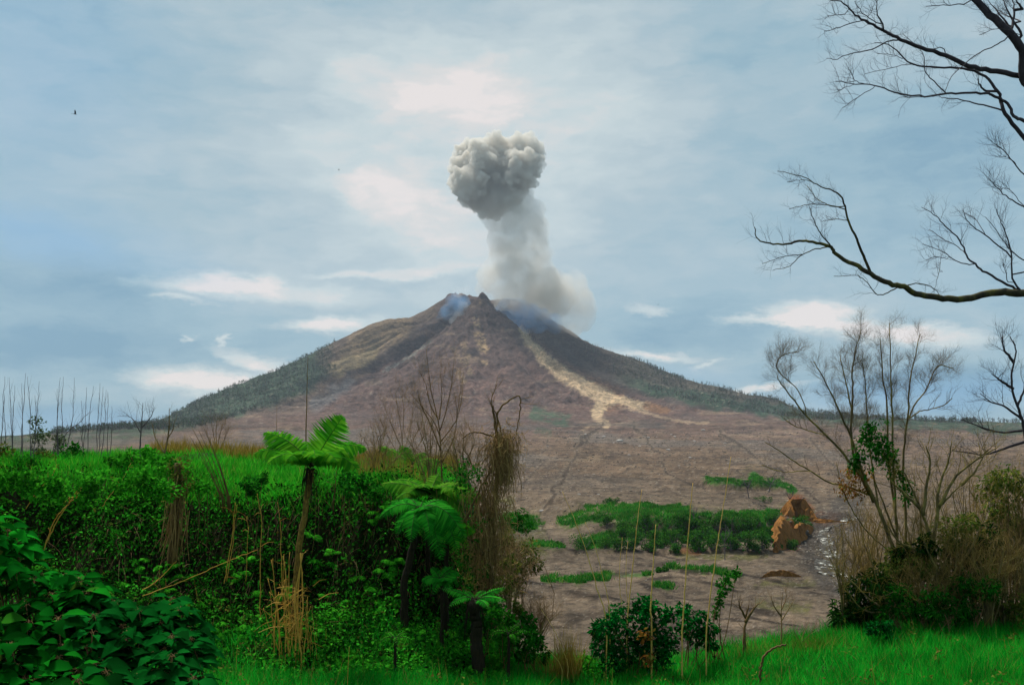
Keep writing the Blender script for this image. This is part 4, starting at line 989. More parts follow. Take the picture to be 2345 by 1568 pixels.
# ---------------------------------------------------------------- dry stems against the bank
DS = [('pale dry stem pair leaning against the bank, right of the vine-wrapped stump', [(539, 1150), (534, 1200), (530, 1240), (521, 1290), (514, 1336)], .011),
      ('pale dry stem close beside another on the dark bank', [(543, 1155), (537, 1200), (533, 1246), (526, 1290), (519, 1330)], .008),
      ('hooked dry stem bent over at the top against the bank', [(545, 1186), (558, 1188), (568, 1200), (567, 1240), (566, 1271), (563, 1330)], .006),
      ('long straight pale stem running the height of the bank left of the stalk thicket', [(589, 1130), (594, 1160), (599, 1193), (596, 1271), (596, 1350), (595, 1436)], .010),
      ('slim pale stem ending in the stalk thicket left of the fern trunk', [(636, 1150), (639, 1175), (642, 1208), (644, 1280), (646, 1365)], .009),
      ('thin dark stem hanging just right of the tall fern trunk', [(726, 1110), (723, 1160), (721, 1221), (714, 1268)], .006),
      ('short thick brown stem on the bank edge right of the tall fern', [(771, 1075), (767, 1120), (762, 1168)], .013),
      ('long dry stem lying diagonally up the bank towards the right', [(590, 1258), (514, 1287), (436, 1323), (327, 1364)], .008),
      ('forked dry stem sticking out below the vine-wrapped stump', [(404, 1284), (380, 1310), (352, 1336), (326, 1350)], .009),
      ('yellow dry stem slanting beside the broad-leaved bush at the left', [(180, 1118), (160, 1150), (135, 1185), (105, 1245)], .013),
      ('bent yellow stem crossing another above the left bushes', [(186, 1105), (182, 1130), (150, 1160), (120, 1200), (100, 1262)], .010),
      ('thin arched stem high on the left of the bank', [(130, 1062), (118, 1090), (85, 1125), (60, 1165)], .008),
      ('long thin straw slanting across the green shoulder of the bank', [(300, 1060), (285, 1090), (255, 1130), (235, 1160)], .007)]
for i, (lb, pts, r) in enumerate(DS):
    up_end = pts
    cane_thing('dry_stem', lb, 'stem', pts, 20.55 if i not in (6, 12) else 21.2, r * 1.1, r * .6, m_yel if i not in (5, 6) else m_bark, 'dry stems on the bank', seed=70 + i, foot=False, wob=.006, hooks=4 if i in (2, 3, 8, 9, 10) else 2)

# thicket of dry stalks in front of the fern trunk
r_ = np.random.default_rng(9); b0 = P(678, 1492, 19.6); root = thing('dry_stalk_thicket', (b0[0], b0[1], float(near_z(b0[0], b0[1]))), 'thicket of yellow dry stalks standing in front of the tall fern trunk', 'dry stalks')
for k in range(38):
    bx = 670 + r_.normal() * 26; bx = np.clip(bx, 606, 738); lean = r_.normal() * 15; ty = r_.uniform(1260, 1400) if k % 3 else r_.uniform(1340, 1440)
    if k in (0, 1, 2): bx, lean, ty = 684 + k * 3, 4, 1265
    mb = MB(); d = 19.7 + r_.normal() * .2; pa = trace([(bx + lean, ty), (bx + lean * .5 + r_.normal() * 6, (ty + 1490) / 2), (bx, 1495)], d, 0, 12, seed=k); f = pa[-1].copy(); f[2] = float(near_z(f[0], f[1])) - .05
    pa = kink(np.vstack([pa, f]), .006, r_); w = .015 if k in (0, 1, 2) else r_.uniform(.004, .010); mb.tube(pa, np.linspace(w * .6, w, 13), 5)
    if k % 2: twigs(mb, pa[::-1], w * .5, r_.integers(2, 5), .35, 1, r_, spread=1.1, up=.1, lo=.3)
    part('stalk', mb, m_yel, root)
mb = MB()
for k in range(34):
    x0, y0 = 665 + r_.normal() * 28, r_.uniform(1340, 1470); l = r_.uniform(20, 60); a = r_.uniform(-.9, .9) + (3.14 if r_.random() < .5 else 0)
    mb.tube(trace([(x0, y0), (x0 + l * .5 * math.cos(a), y0 + l * .5 * math.sin(a) - 5), (x0 + l * math.cos(a), y0 + l * math.sin(a))], 19.55 + r_.normal() * .15, .02, 7, seed=k), np.linspace(.006, .003, 7), 4, cap=False)
part('crossing_twigs', mb, m_yel, root)

# ================================================================ CENTRE: dead trees draped with vines
def draped_tree():
    r_ = np.random.default_rng(12); d = 21.0; f = P(1128, 1420, d); f[2] = float(near_z(f[0], f[1])); root = thing('vine_draped_tree', f, 'dead tree smothered in hanging brown vines, bare twigs above', 'tree')
    mt, mc, mv, mg = MB(), MB(), MB(), MB()
    st = [[(1128, 1440), (1122, 1340), (1126, 1240), (1134, 1130), (1140, 1040), (1136, 980), (1128, 930)], [(1136, 985), (1142, 940), (1160, 920), (1186, 906), (1192, 925), (1188, 960), (1180, 1000), (1165, 1015)], [(1128, 1240), (1105, 1120), (1080, 1060), (1058, 1020)],
          [(1050, 1222), (1070, 1180), (1090, 1140), (1125, 1070)], [(1140, 1040), (1150, 1010), (1140, 960), (1125, 920), (1140, 880)], [(1132, 1000), (1100, 990), (1075, 992), (1060, 1004)], [(1040, 1243), (1060, 1232), (1085, 1238), (1110, 1270), (1124, 1296), (1132, 1326)], [(1105, 1270), (1125, 1256), (1150, 1244)]]
    for i, s in enumerate(st):
        pa = kink(trace(s, d - (.35 if i in (3, 6, 7) else 0), .05, seed=i), .01, r_); w = .075 if i == 0 else (.04 if i == 3 else .022); mt.tube(pa, np.linspace(w, w * .3, len(pa)), 7)
        if i not in (3, 6, 7): twigs(mc, pa, .009, 9, .42, 2, r_, up=.3, lo=.45)
    for k in range(1150):                      # hanging strands
        u = r_.random()
        if u < .5: x, y = 1148 + r_.normal() * 17, r_.uniform(985, 1090); l = r_.uniform(20, 70)
        elif u < .8: x, y = 1120 + r_.normal() * 17, r_.uniform(1080, 1270); l = r_.uniform(35, 110)
        else: x, y = 1100 + r_.normal() * 34, r_.uniform(1090, 1290); l = r_.uniform(25, 90)
        a = r_.normal() * .28; p = trace([(x, y), (x + l * .4 * math.sin(a) + r_.normal() * 5, y + l * .45), (x + l * math.sin(a) * .6 + r_.normal() * 4, y + l)], d - .12 + r_.normal() * .2, 0, 6, seed=k)
        mv.tube(p, np.linspace(.006, .0035, 6), 3, cap=False)
    for k in range(1100):                      # tangled brush
        x, y = (1148 + r_.normal() * 20, 1030 + r_.normal() * 30) if k % 2 else (1125 + r_.normal() * 34, r_.uniform(1130, 1370)); c = P(x, y, d - .1 + r_.normal() * .2); q = unit(r_.normal(size=3)); l = r_.uniform(.1, .3)
        mv.tube(crom([c, c + q * l * .5 + r_.normal(size=3) * .05, c + q * l + [0, 0, -.05]], 5), [.005, .0045, .004, .0035, .003], 3, cap=False)
    for (x, y, n) in [(1048, 1085, 14), (1060, 1110, 14), (1052, 1060, 8), (1085, 1090, 14), (1095, 1075, 10), (1070, 1130, 10), (1120, 1180, 8), (1100, 1220, 10), (1075, 1270, 12), (1060, 1300, 14), (1040, 1320, 16), (1075, 1330, 14), (1110, 1310, 8)]:
        for _ in range(n // 3): clump_leaves(mg, P(x + r_.normal() * 10, y + r_.normal() * 10, d - .2 + r_.normal() * .15), .12, 16, .075, .045, r_)
    part('trunk', mt, m_bark, root); part('crown', mc, m_twig, root); part('hanging_vines', mv, m_vine, root); part('creeper_leaves', mg, m_ivy, root)


draped_tree()
bare_tree('bare_tree', 'tall bare brown tree with fine rising twigs behind the pale ferns', 'tree', [[(1012, 1120), (1010, 1040), (1006, 980), (998, 940), (985, 880), (976, 800)], [(1008, 985), (1022, 940), (1034, 880), (1040, 820)], [(1004, 960), (985, 925), (975, 880), (960, 850)], [(1006, 960), (1012, 905), (1008, 850)], [(1010, 1030), (985, 970), (965, 930), (955, 890)], [(1010, 1010), (1045, 960), (1060, 900)], [(1012, 1060), (1040, 1000), (1048, 940), (1062, 850)], [(1008, 1000), (990, 960), (940, 900)]], 26, .026, 10, .8, 3, m_twig, m_bark, 81, tw=.0055, up=.45, spread=.7)
bare_tree('bare_tree', 'hazy bare brown bush-like tree left of the tall bare brown one', 'tree', [[(925, 1090), (922, 1020), (915, 960), (905, 900)], [(922, 1040), (940, 980), (948, 920)], [(922, 1030), (900, 980), (880, 930)], [(923, 1050), (950, 1000), (968, 960)], [(921, 1010), (925, 950), (920, 890)], [(922, 1060), (895, 1010), (870, 960)], [(924, 1060), (965, 1010), (985, 950)]], 29, .016, 12, .75, 3, m_twig, m_twig, 82, tw=.005, up=.45, spread=.7)
# dry upright grass between the ferns
mb = MB(); r_ = np.random.default_rng(14); n = 900; px = r_.uniform(820, 1075, n); d = r_.uniform(24.5, 27, n); x = (px - CX) / F * d
zz = near_z(x, d); blades(mb, x, d, r_.uniform(.4, 1.0, n) * np.where(px > 1030, .6, 1), r_.uniform(.008, .016, n), r_, .12, base=zz)
tag(solo('reed_grass', mb, m_dryg), 'upright straw-coloured reeds behind the pale ferns', 'reeds', kind='stuff')
# brush at the foot of the draped tree and on the slope behind it
for i, (lb, balls, d, mat, sm) in enumerate([
    ('brown and olive brush heaped round the foot of the vine-draped tree', [(1100, 1330, 34), (1130, 1300, 34), (1150, 1340, 30), (1080, 1290, 30), (1120, 1360, 34), (1160, 1290, 26)], 21.4, m_olive, m_twig),
    ('olive-green scrub on the drop just right of the vine-draped tree', [(1175, 1250, 34), (1200, 1270, 34), (1180, 1300, 38), (1215, 1295, 26), (1160, 1230, 30), (1190, 1335, 30)], 27.0, m_olive, m_twig),
    ('rounded green shrub above the olive scrub by the vine-draped tree', [(1165, 1195, 22), (1190, 1192, 22), (1205, 1205, 18), (1150, 1210, 22)], 30.0, m_ivy, m_twig)]):
    foliage_thing('scrub', lb, 'shrub', balls, d, (.10, .05), mat, .45, sm, seed=170 + i, nst=40, jit=.3, base=P(balls[0][0], balls[0][1], d))
# ================================================================ RIGHT OF CENTRE: valley edge
foliage_thing('bush', 'dense dark green glossy bush at the valley edge with a few orange dead leaves', 'bush',
              [(1470, 1400, 36), (1430, 1410, 34), (1390, 1420, 28), (1500, 1400, 30), (1530, 1415, 24), (1380, 1460, 36), (1430, 1460, 46), (1480, 1460, 46), (1530, 1465, 34), (1400, 1500, 40), (1450, 1505, 44), (1500, 1505, 42), (1365, 1432, 14)], 20.0, (.10, .05), m_bush, .9, seed=91, up=.7, droop=.5, jit=.3)
r_ = np.random.default_rng(15); ml = MB(); o = COL.objects['bush']
for (x, y) in [(1472, 1445), (1478, 1455), (1468, 1458), (1492, 1452), (1480, 1500), (1490, 1505), (1474, 1508), (1484, 1515)]: clump_leaves(ml, P(x, y, 19.55), .07, 9, .10, .05, r_, droop=.8)
part('dead_leaf_spray', ml, m_dleaf, o)
foliage_thing('bush', 'smaller dark leafy bush right of the dense glossy one', 'bush', [(1575, 1412, 20), (1600, 1425, 24), (1620, 1445, 22), (1595, 1460, 26), (1625, 1475, 20), (1570, 1440, 16), (1560, 1395, 16)], 20.6, (.11, .06), m_bush, .7, seed=92, up=.7, droop=.4)
for i, (lb, balls, mat) in enumerate([
    ('leafy green shrub in the gap right of the low stump fern', [(1150, 1420, 26), (1175, 1440, 26), (1140, 1460, 30), (1170, 1475, 28)], m_herb),
    ('mixed green shrub between the stump fern and the orange dry grass', [(1205, 1440, 28), (1230, 1460, 28), (1200, 1480, 28), (1240, 1490, 26), (1215, 1415, 18)], m_ivy),
    ('small sprig-like green shrub with thin top beside the valley edge', [(1185, 1385, 10), (1190, 1400, 12), (1180, 1412, 14)], m_olive),
    ('olive shrub at the foot of the vine-draped tree', [(1080, 1400, 26), (1110, 1420, 26), (1130, 1390, 22), (1060, 1430, 26)], m_ivy),
    ('low green shrub in the grass under the dense glossy bush', [(1300, 1520, 20), (1330, 1528, 20), (1360, 1530, 18), (1345, 1510, 16)], m_herb)]):
    foliage_thing('shrub', lb, 'shrub', balls, 19.9 - .1 * (i == 4), (.09, .055), mat, .6, seed=100 + i, up=.7)


def grass_clump(name, label, px, py, d, n, h, w, mat, spread, seed, lean=.2):
    r_ = np.random.default_rng(seed); c = P(px, py, d); x = c[0] + r_.normal(size=n) * spread; y = d + r_.normal(size=n) * spread * .6; mb = MB(); z0 = float(near_z(c[0], d))
    blades(mb, x, y, r_.uniform(.5, 1.1, n) * h, r_.uniform(.6, 1.2, n) * w, r_, lean); return tag(solo(name, mb, mat, (c[0], d, z0)), label, 'grass')


grass_clump('dry_grass_clump', 'upright clump of orange dry grass left of the dense glossy bush', 1300, 1500, 19.7, 260, 1.15, .013, m_dryg, .13, 111, .16)
grass_clump('dry_grass_clump', 'shorter orange dry grass tuft beside the upright clump', 1265, 1490, 19.9, 140, .75, .012, m_dryg, .16, 112, .3)
m_ytuft = leaf_mat('yellow_grass_blades', [(0, (.04, .16, .012)), (.6, (.10, .24, .02)), (1, (.22, .22, .04))], .4, .6, .1, scale=2, mul=(.6, 1.3))
grass_clump('grass_tuft', 'yellow-green grass tuft on the crest before the right-hand thicket', 1850, 1470, 20.8, 700, .5, .014, m_ytuft, .36, 113, .5)
grass_clump('dry_grass_clump', 'sparse brown grass on the crest beside the small dead trees', 1730, 1490, 20.9, 160, .45, .012, m_dryg, .35, 114, .4)

CANES = [('long leaning golden cane left of the dense bush', [(1288, 1125), (1318, 1195), (1345, 1270), (1368, 1350), (1388, 1420)], 19.6, .013, .005),
         ('thin golden cane right beside the long leaning one', [(1340, 1195), (1362, 1250), (1378, 1310), (1396, 1400)], 19.8, .009, .004),
         ('thin upright cane rising from the left half of the dense bush', [(1470, 1120), (1461, 1180), (1453, 1260), (1446, 1330), (1436, 1430)], 19.9, .012, .005),
         ('thick golden cane rising over the right half of the dense bush', [(1502, 1200), (1497, 1270), (1494, 1320), (1490, 1390), (1492, 1430)], 19.7, .018, .006),
         ('tall jointed cane standing where the two dark bushes meet', [(1587, 1105), (1580, 1180), (1574, 1260), (1569, 1340), (1563, 1440), (1562, 1500)], 19.6, .017, .006),
         ('tallest pale jointed cane leaning right of the smaller dark bush', [(1674, 1045), (1664, 1110), (1652, 1190), (1641, 1260), (1630, 1340), (1618, 1440)], 19.7, .014, .005),
         ('short straight pale cane, left one of a close pair behind the dense bush', [(1425, 1230), (1421, 1275), (1418, 1330), (1424, 1400)], 20.6, .008, .004),
         ('short straight pale cane, right one of a close pair behind the dense bush', [(1438, 1240), (1434, 1280), (1434, 1330), (1437, 1400)], 20.6, .008, .004),
         ('bent dry stem drooping from the orange grass clump', [(1240, 1395), (1268, 1440), (1290, 1490), (1300, 1520)], 19.5, .007, .004),
         ('thin slanting stem crossing the orange grass clump', [(1215, 1450), (1240, 1475), (1268, 1500), (1286, 1528)], 19.4, .006, .003)]
for i, (lb, pts, d, r0, r1) in enumerate(CANES):
    cane_thing('dry_cane', lb, 'cane', pts, d, r0, r1, m_cane if i not in (2, 3) else m_cane, 'dry canes along the valley edge', nodes=16 if i in (3, 4, 5) else (10 if i < 3 else 0), seed=120 + i, wob=.004)

foliage_thing('leafy_sapling', 'slim leafy sapling hung with small leaves beside the tallest cane', 'sapling', [(1665, 1325, 14), (1655, 1340, 16), (1645, 1362, 14), (1650, 1385, 12), (1640, 1405, 10), (1685, 1312, 10), (1640, 1440, 9)], 20.8, (.07, .045), m_ivy, .5, seed=131, base=P(1638, 1480, 20.8))
bare_tree('bare_tree', 'small crooked dead tree with a thick leaning trunk on the crest', 'tree', [[(1706, 1505), (1704, 1460), (1708, 1420), (1714, 1385)], [(1707, 1425), (1725, 1395), (1740, 1380)], [(1708, 1415), (1695, 1390), (1690, 1372)]], 21.0, .045, 6, .3, 2, m_twig, m_bark, 141)
bare_tree('bare_tree', 'short dead twiggy tree right of the thick-trunked dead one', 'tree', [[(1788, 1490), (1790, 1440), (1789, 1400), (1792, 1360)], [(1790, 1420), (1808, 1390), (1820, 1370)], [(1789, 1410), (1772, 1385), (1765, 1365)], [(1790, 1395), (1800, 1370), (1798, 1345)]], 21.2, .022, 8, .3, 2, m_twig, m_twig, 142)
bare_tree('bare_shrub', 'low bare twiggy shrub on the crest left of the yellow-green tuft', 'shrub', [[(1835, 1480), (1840, 1450), (1852, 1425)], [(1835, 1475), (1822, 1450), (1815, 1430)], [(1836, 1470), (1860, 1445), (1870, 1425)]], 21.0, .012, 8, .25, 2, m_twig, m_twig, 143)
cane_thing('fallen_vine', 'dark reddish vine arching out of the meadow grass on the crest', 'vine', [(1800, 1474), (1772, 1482), (1750, 1502), (1742, 1530), (1740, 1556)], 18.4, .026, .018, m_bark, seed=150, wob=.008)
for i, (lb, px, py, d, h) in enumerate([('tall thin brown grass head in the left meadow', 540, 1500, 18.6, .34), ('brown seed stalk in the meadow near the fern trunk', 796, 1510, 17.8, .42)]):
    cane_thing('grass_stalk', lb, 'grass', [(px + 4, py - h * 70), (px + 2, py), (px, py + 50)], d, .007, .004, m_yel, seed=160 + i)

# ================================================================ RIGHT: thicket and bare trees
DK = [(1930, 1400, 36), (1960, 1380, 40), (1990, 1350, 44), (1915, 1420, 26), (2030, 1330, 46), (2080, 1310, 46), (1985, 1410, 40), (2040, 1390, 50), (2100, 1380, 50), (2130, 1300, 40), (2160, 1350, 46), (2200, 1300, 46), (2210, 1380, 50), (2060, 1270, 26), (2250, 1250, 44), (2240, 1330, 46), (2180, 1250, 34), (2120, 1250, 24)]
foliage_thing('thicket_bush', 'wide dark green bush of hanging narrow leaves under the right-hand trees', 'bush', DK, 22.6, (.15, .045), m_dbush, 1.3, seed=201, up=.45, droop=.9, jit=.4, sub=6, nst=26)
foliage_thing('thicket_bush', 'tall brown-green overgrown mass of twigs and leaves at the right edge', 'bush', [(2270, 1120, 40), (2310, 1100, 44), (2345, 1130, 50), (2290, 1190, 50), (2340, 1210, 60), (2280, 1270, 46), (2330, 1290, 56), (2300, 1360, 50), (2350, 1380, 56), (2380, 1250, 60), (2260, 1390, 40), (2390, 1130, 50)], 23.2, (.12, .04), m_olive, .5, m_twig, seed=202, up=.45, droop=.7, jit=.4, sub=6, nst=90)
foliage_thing('shrub', 'low rounded dark shrub with a bright green top on the grass crest', 'shrub', [(1998, 1440, 16), (2020, 1436, 18), (2040, 1440, 14), (2012, 1456, 18), (2032, 1460, 16)], 20.6, (.08, .05), m_bush, .9, seed=203, up=.9)


def right_tree():
    r_ = np.random.default_rng(17); d = 23.2; f = P(2078, 1425, d); f[2] = float(near_z(f[0], f[1])); root = thing('bare_tree', f, 'many-stemmed bare tree with brushy fan-shaped crown and a hanging green vine', 'tree')
    st = [([(2078, 1440), (2066, 1350), (2046, 1260), (2015, 1170), (1985, 1110), (1964, 1080), (1928, 1035), (1892, 997), (1846, 952), (1816, 912), (1790, 880), (1779, 861)], .05),
          ([(2000, 1150), (1975, 1080), (1952, 1007), (1922, 940), (1894, 882), (1864, 828)], .034), ([(1990, 1130), (1960, 1060), (1950, 1007), (1949, 937), (1937, 876), (1924, 820)], .036), ([(1951, 960), (1953, 900), (1952, 850), (1960, 800), (1973, 752)], .024),
          ([(2015, 1180), (1995, 1050), (1987, 961), (1982, 888), (1976, 830)], .022), ([(2062, 1300), (2050, 1180), (2036, 1060), (2031, 925), (2022, 864), (2016, 775)], .036), ([(2052, 1200), (2046, 1080), (2043, 937), (2040, 864), (2037, 740)], .03),
          ([(2070, 1330), (2075, 1200), (2068, 1100), (2070, 1028), (2079, 952), (2083, 876), (2095, 820), (2107, 765)], .036), ([(2076, 970), (2095, 925), (2119, 895), (2146, 840), (2183, 842)], .02), ([(2078, 960), (2105, 942), (2131, 937), (2160, 928), (2180, 912)], .015),
          ([(2082, 1410), (2075, 1330), (2059, 1251), (2030, 1170), (2005, 1105), (1988, 1062)], .034), ([(2005, 1140), (1949, 1116), (1898, 1104), (1858, 1079), (1822, 1058), (1779, 1028), (1752, 1012)], .026), ([(1858, 1079), (1830, 1078), (1790, 1080), (1745, 1064)], .012), ([(1892, 997), (1860, 988), (1820, 975), (1800, 962)], .012),
          ([(1846, 950), (1842, 925), (1820, 885), (1780, 845), (1790, 815), (1830, 805)], .012), ([(2060, 1280), (2000, 1230), (1960, 1180), (1930, 1120), (1915, 1060)], .018)]
    mt, mc = MB(), MB()
    for i, (s, w) in enumerate(st):
        pa = kink(trace(s, d, .12, seed=300 + i), .006, r_); mt.tube(pa, np.linspace(w, .009, len(pa)), 6)
        crown = s[-1][1] < 900
        if crown: twigs(mc, pa, .006, 24, .62, 3, r_, .85, .32, .40, 1.0, .65, 4)
        else: twigs(mc, pa, .007, 9, .5, 2, r_, .8, .25, .4, 1.0, .4, 4)
    part('trunk', mt, m_moss2, root); part('crown', mc, m_crowntw, root)
    ml = MB()
    for (x, y, n, s) in [(1990, 985, 16, 12), (2000, 1010, 20, 14), (2020, 1030, 20, 13), (2040, 1050, 14, 11), (1962, 1040, 10, 8), (1958, 1065, 8, 7), (2010, 1060, 8, 12), (2055, 1085, 10, 9), (2068, 1110, 8, 8), (2072, 1135, 6, 6), (1975, 1010, 6, 8)]:
        for _ in range(n): clump_leaves(ml, P(x + r_.normal() * s, y + r_.normal() * s, d - .15 + r_.normal() * .15), .10, 12, .10, .045, r_, droop=.6)
    part('hanging_vine', ml, m_ivy, root)
    ml = MB()
    for _ in range(44): clump_leaves(ml, P(1950 + r_.normal() * 18, 1108 + r_.normal() * 18, d - .1 + r_.normal() * .1), .10, 9, .09, .04, r_, droop=.7)
    part('dead_leaf_spray', ml, m_dleaf, root)


m_moss2 = bark_mat('pale_mossy_bark', (.05, .036, .022), (.17, .13, .045), 6, .4, .3, .9, (.36, .28, .07))
m_crowntw = twig_mat('crown_twigs', [(0, (.045, .036, .03)), (.6, (.12, .09, .06)), (1, (.24, .18, .09))])
right_tree()
bare_tree('bare_tree', 'spreading bare tree with forked yellow-brown trunk inside the dark thicket', 'tree',
          [[(2156, 1432), (2150, 1370), (2142, 1300), (2134, 1238), (2122, 1200), (2107, 1163), (2090, 1120), (2070, 1080)], [(2136, 1245), (2142, 1205), (2150, 1165), (2170, 1140), (2200, 1110)], [(2115, 1180), (2120, 1120), (2130, 1060), (2120, 1020)], [(2146, 1190), (2150, 1120), (2170, 1060), (2180, 1010)], [(2150, 1370), (2180, 1320), (2220, 1260), (2250, 1200), (2262, 1150)], [(2150, 1160), (2190, 1090), (2240, 1050), (2290, 1020)], [(2107, 1163), (2060, 1120), (2030, 1090)], [(2200, 1110), (2230, 1080), (2260, 1030)], [(2142, 1300), (2100, 1260), (2060, 1240), (2030, 1200)]],
          22.2, .06, 9, .75, 3, m_olivetw, m_moss2, 211, tw=.010, up=.3)
bare_tree('bare_tree', 'low tangle of mossy leaning branches along the front of the thicket', 'tree',
          [[(2060, 1440), (2030, 1400), (1990, 1370), (1950, 1330), (1915, 1300)], [(2230, 1420), (2200, 1350), (2150, 1310), (2100, 1290)], [(2150, 1310), (2120, 1250), (2115, 1215)], [(2200, 1345), (2240, 1300), (2290, 1290), (2340, 1270)], [(2030, 1400), (1990, 1400), (1960, 1380), (1930, 1330), (1905, 1260)], [(2060, 1430), (2020, 1360), (2000, 1300), (1985, 1240)], [(2090, 1430), (2080, 1380), (2050, 1355), (2020, 1365), (1990, 1355)], [(2250, 1410), (2260, 1350), (2250, 1300)]],
          21.6, .028, 9, .5, 3, m_olivetw, m_moss2, 212, tw=.007, up=.15, wander=.55)
bare_tree('bare_tree', 'bare dark tree with crooked stem leaning in at the right edge', 'tree',
          [[(2390, 1200), (2368, 1080), (2350, 1010), (2340, 960), (2320, 900), (2318, 850), (2326, 800), (2312, 770)], [(2340, 960), (2300, 930), (2270, 920), (2245, 900)], [(2345, 985), (2290, 990), (2240, 975), (2200, 960)], [(2320, 890), (2290, 870), (2270, 855)], [(2350, 1010), (2290, 1030), (2250, 1040), (2180, 1030)], [(2330, 930), (2345, 890), (2350, 850)], [(2322, 830), (2300, 800), (2295, 770)]],
          24.5, .05, 9, .7, 3, m_dtwig, m_dark, 213, tw=.009, up=.3, wander=.5)


# ================================================================ TREE LEANING IN FROM THE RIGHT
def overhang():
    r_ = np.random.default_rng(19); d = 14.0; Z = lambda x, y: (1633.6 + x * .4689, y * .4689)
    f = P(2500, 1000, d); f[2] = float(near_z(f[0], d)); root = thing('overhanging_tree', f, 'large leafless dark tree whose branches reach in from the right edge over the sky', 'tree')
    mt = MB(); top = P(2470, -500, d); mt.tube(kink(crom([f - [0, 0, .2], P(2510, 1100, d), P(2500, 700, d), P(2480, 300, d), P(2475, 0, d), top], 30), .03, r_), np.linspace(.26, .10, 30), 12); part('trunk', mt, m_dark, root)
    limbs = [([(2500, 640)], [(1517, 1430), (1400, 1425), (1300, 1445), (1200, 1462), (1100, 1452), (990, 1435), (930, 1400), (850, 1380), (780, 1345), (700, 1295), (640, 1270), (590, 1230), (570, 1205), (500, 1185), (430, 1175), (370, 1190), (280, 1190), (220, 1170), (200, 1110)], .055, .006, m_moss,
              [([(765, 1325), (730, 1240), (700, 1170), (660, 1080), (640, 1000), (610, 945), (520, 910), (440, 865), (310, 835)], .02), ([(640, 1015), (560, 1000), (500, 965), (460, 910)], .008), ([(640, 1018), (540, 1000), (460, 1000), (370, 1020)], .007), ([(660, 1080), (600, 1070), (530, 1083)], .006),
               ([(575, 1200), (530, 1150), (495, 1085), (470, 1010)], .010), ([(560, 1205), (500, 1215), (430, 1245), (370, 1300), (290, 1320)], .009), ([(430, 1245), (350, 1250), (240, 1290)], .006), ([(930, 1390), (860, 1425), (800, 1437), (750, 1380), (700, 1345), (590, 1350)], .009), ([(930, 1400), (990, 1385), (1060, 1400), (1110, 1445)], .009), ([(500, 895), (440, 880), (360, 890)], .005), ([(1075, 1430), (1100, 1330), (1110, 1280)], .003)]),
             ([(2490, 640)], [(1600, 1480), (1517, 1430), (1440, 1390), (1330, 1330), (1280, 1295), (1240, 1250), (1200, 1170), (1130, 1100), (1080, 1050), (1020, 1015)], .022, .004, m_dark, [([(1280, 1295), (1200, 1280), (1120, 1230), (1020, 1190)], .008), ([(1240, 1250), (1200, 1210), (1130, 1170), (1050, 1120)], .007), ([(1150, 1265), (1090, 1255), (1040, 1270)], .004)]),
             ([(2500, 655)], [(1600, 1470), (1517, 1430), (1460, 1350), (1455, 1230), (1410, 1100), (1380, 1020)], .02, .004, m_dark, [([(1455, 1250), (1330, 1150), (1270, 1110), (1230, 1060), (1220, 1020)], .010), ([(1330, 1150), (1280, 1070), (1230, 1040)], .005), ([(1440, 1390), (1425, 1320), (1415, 1285)], .006), ([(1600, 1330), (1517, 1270), (1450, 1220), (1400, 1150), (1330, 1060)], .010)]),
             ([(2490, 400)], [(1650, 1090), (1517, 1010), (1430, 960), (1380, 910), (1340, 870)], .014, .004, m_dark, [([(1517, 1010), (1450, 930), (1400, 920)], .005)]),
             ([(2490, 330)], [(1620, 930), (1517, 850), (1440, 760), (1400, 720), (1370, 700)], .012, .004, m_dark, [([(1480, 800), (1440, 770), (1390, 760)], .004)]),
             ([(2478, 250)], [(1620, 420), (1517, 375), (1360, 345), (1250, 325), (1130, 270), (1000, 230), (900, 185), (830, 150), (760, 110), (700, 80), (640, 20), (570, 0)], .045, .006, m_dark,
              [([(900, 195), (850, 205), (770, 245), (680, 260), (600, 290), (555, 285)], .010), ([(770, 120), (710, 105), (600, 140), (540, 155)], .008), ([(835, 130), (800, 65), (800, -20)], .012), ([(830, 125), (740, 75), (690, 10)], .008), ([(650, 70), (600, 75), (555, 80)], .005), ([(1140, 275), (1120, 235), (1060, 240), (1000, 230), (930, 170)], .007), ([(820, 150), (870, 165), (930, 200)], .006)]),
             ([(2480, 260)], [(1560, 420), (1517, 370), (1512, 260), (1450, 170), (1350, 70), (1280, 0), (1240, -40)], .075, .04, m_dark,
              [([(1450, 175), (1380, 220), (1300, 260), (1210, 330), (1160, 380), (1130, 450)], .009), ([(1460, 150), (1470, 60), (1460, -20)], .022), ([(1517, 190), (1470, 110), (1430, 40), (1410, -20)], .02), ([(1450, 140), (1390, 60), (1340, 0)], .016), ([(1517, 110), (1440, 80), (1390, 50)], .012), ([(1240, 20), (1150, 25), (1040, 30)], .008), ([(1517, 50), (1490, 20), (1470, -20)], .02), ([(1500, 170), (1400, 140), (1300, 170)], .005)]),
             ([(2490, 500)], [(1620, 800), (1517, 670), (1430, 560), (1405, 500), (1395, 460), (1330, 380), (1220, 335), (1090, 330), (960, 310), (880, 230), (790, 210)], .034, .005, m_dark, [([(1340, 455), (1300, 415), (1290, 385)], .018), ([(1410, 540), (1300, 510), (1200, 485), (1130, 480), (1100, 470)], .012), ([(960, 310), (880, 330), (740, 360)], .005), ([(930, 290), (880, 270), (800, 260)], .005)]),
             ([(2490, 420)], [(1620, 640), (1517, 590), (1470, 570), (1440, 510), (1370, 470), (1340, 457), (1240, 456), (1140, 460), (1030, 470), (900, 455), (800, 420), (700, 410), (600, 400)], .026, .005, m_dark, [([(740, 410), (690, 390), (660, 330)], .005), ([(800, 420), (700, 480), (630, 530)], .005), ([(1130, 455), (1080, 400), (1035, 350), (1030, 280), (1010, 240)], .009), ([(1100, 470), (960, 475), (890, 450)], .006), ([(700, 410), (640, 430), (600, 450)], .004)])]
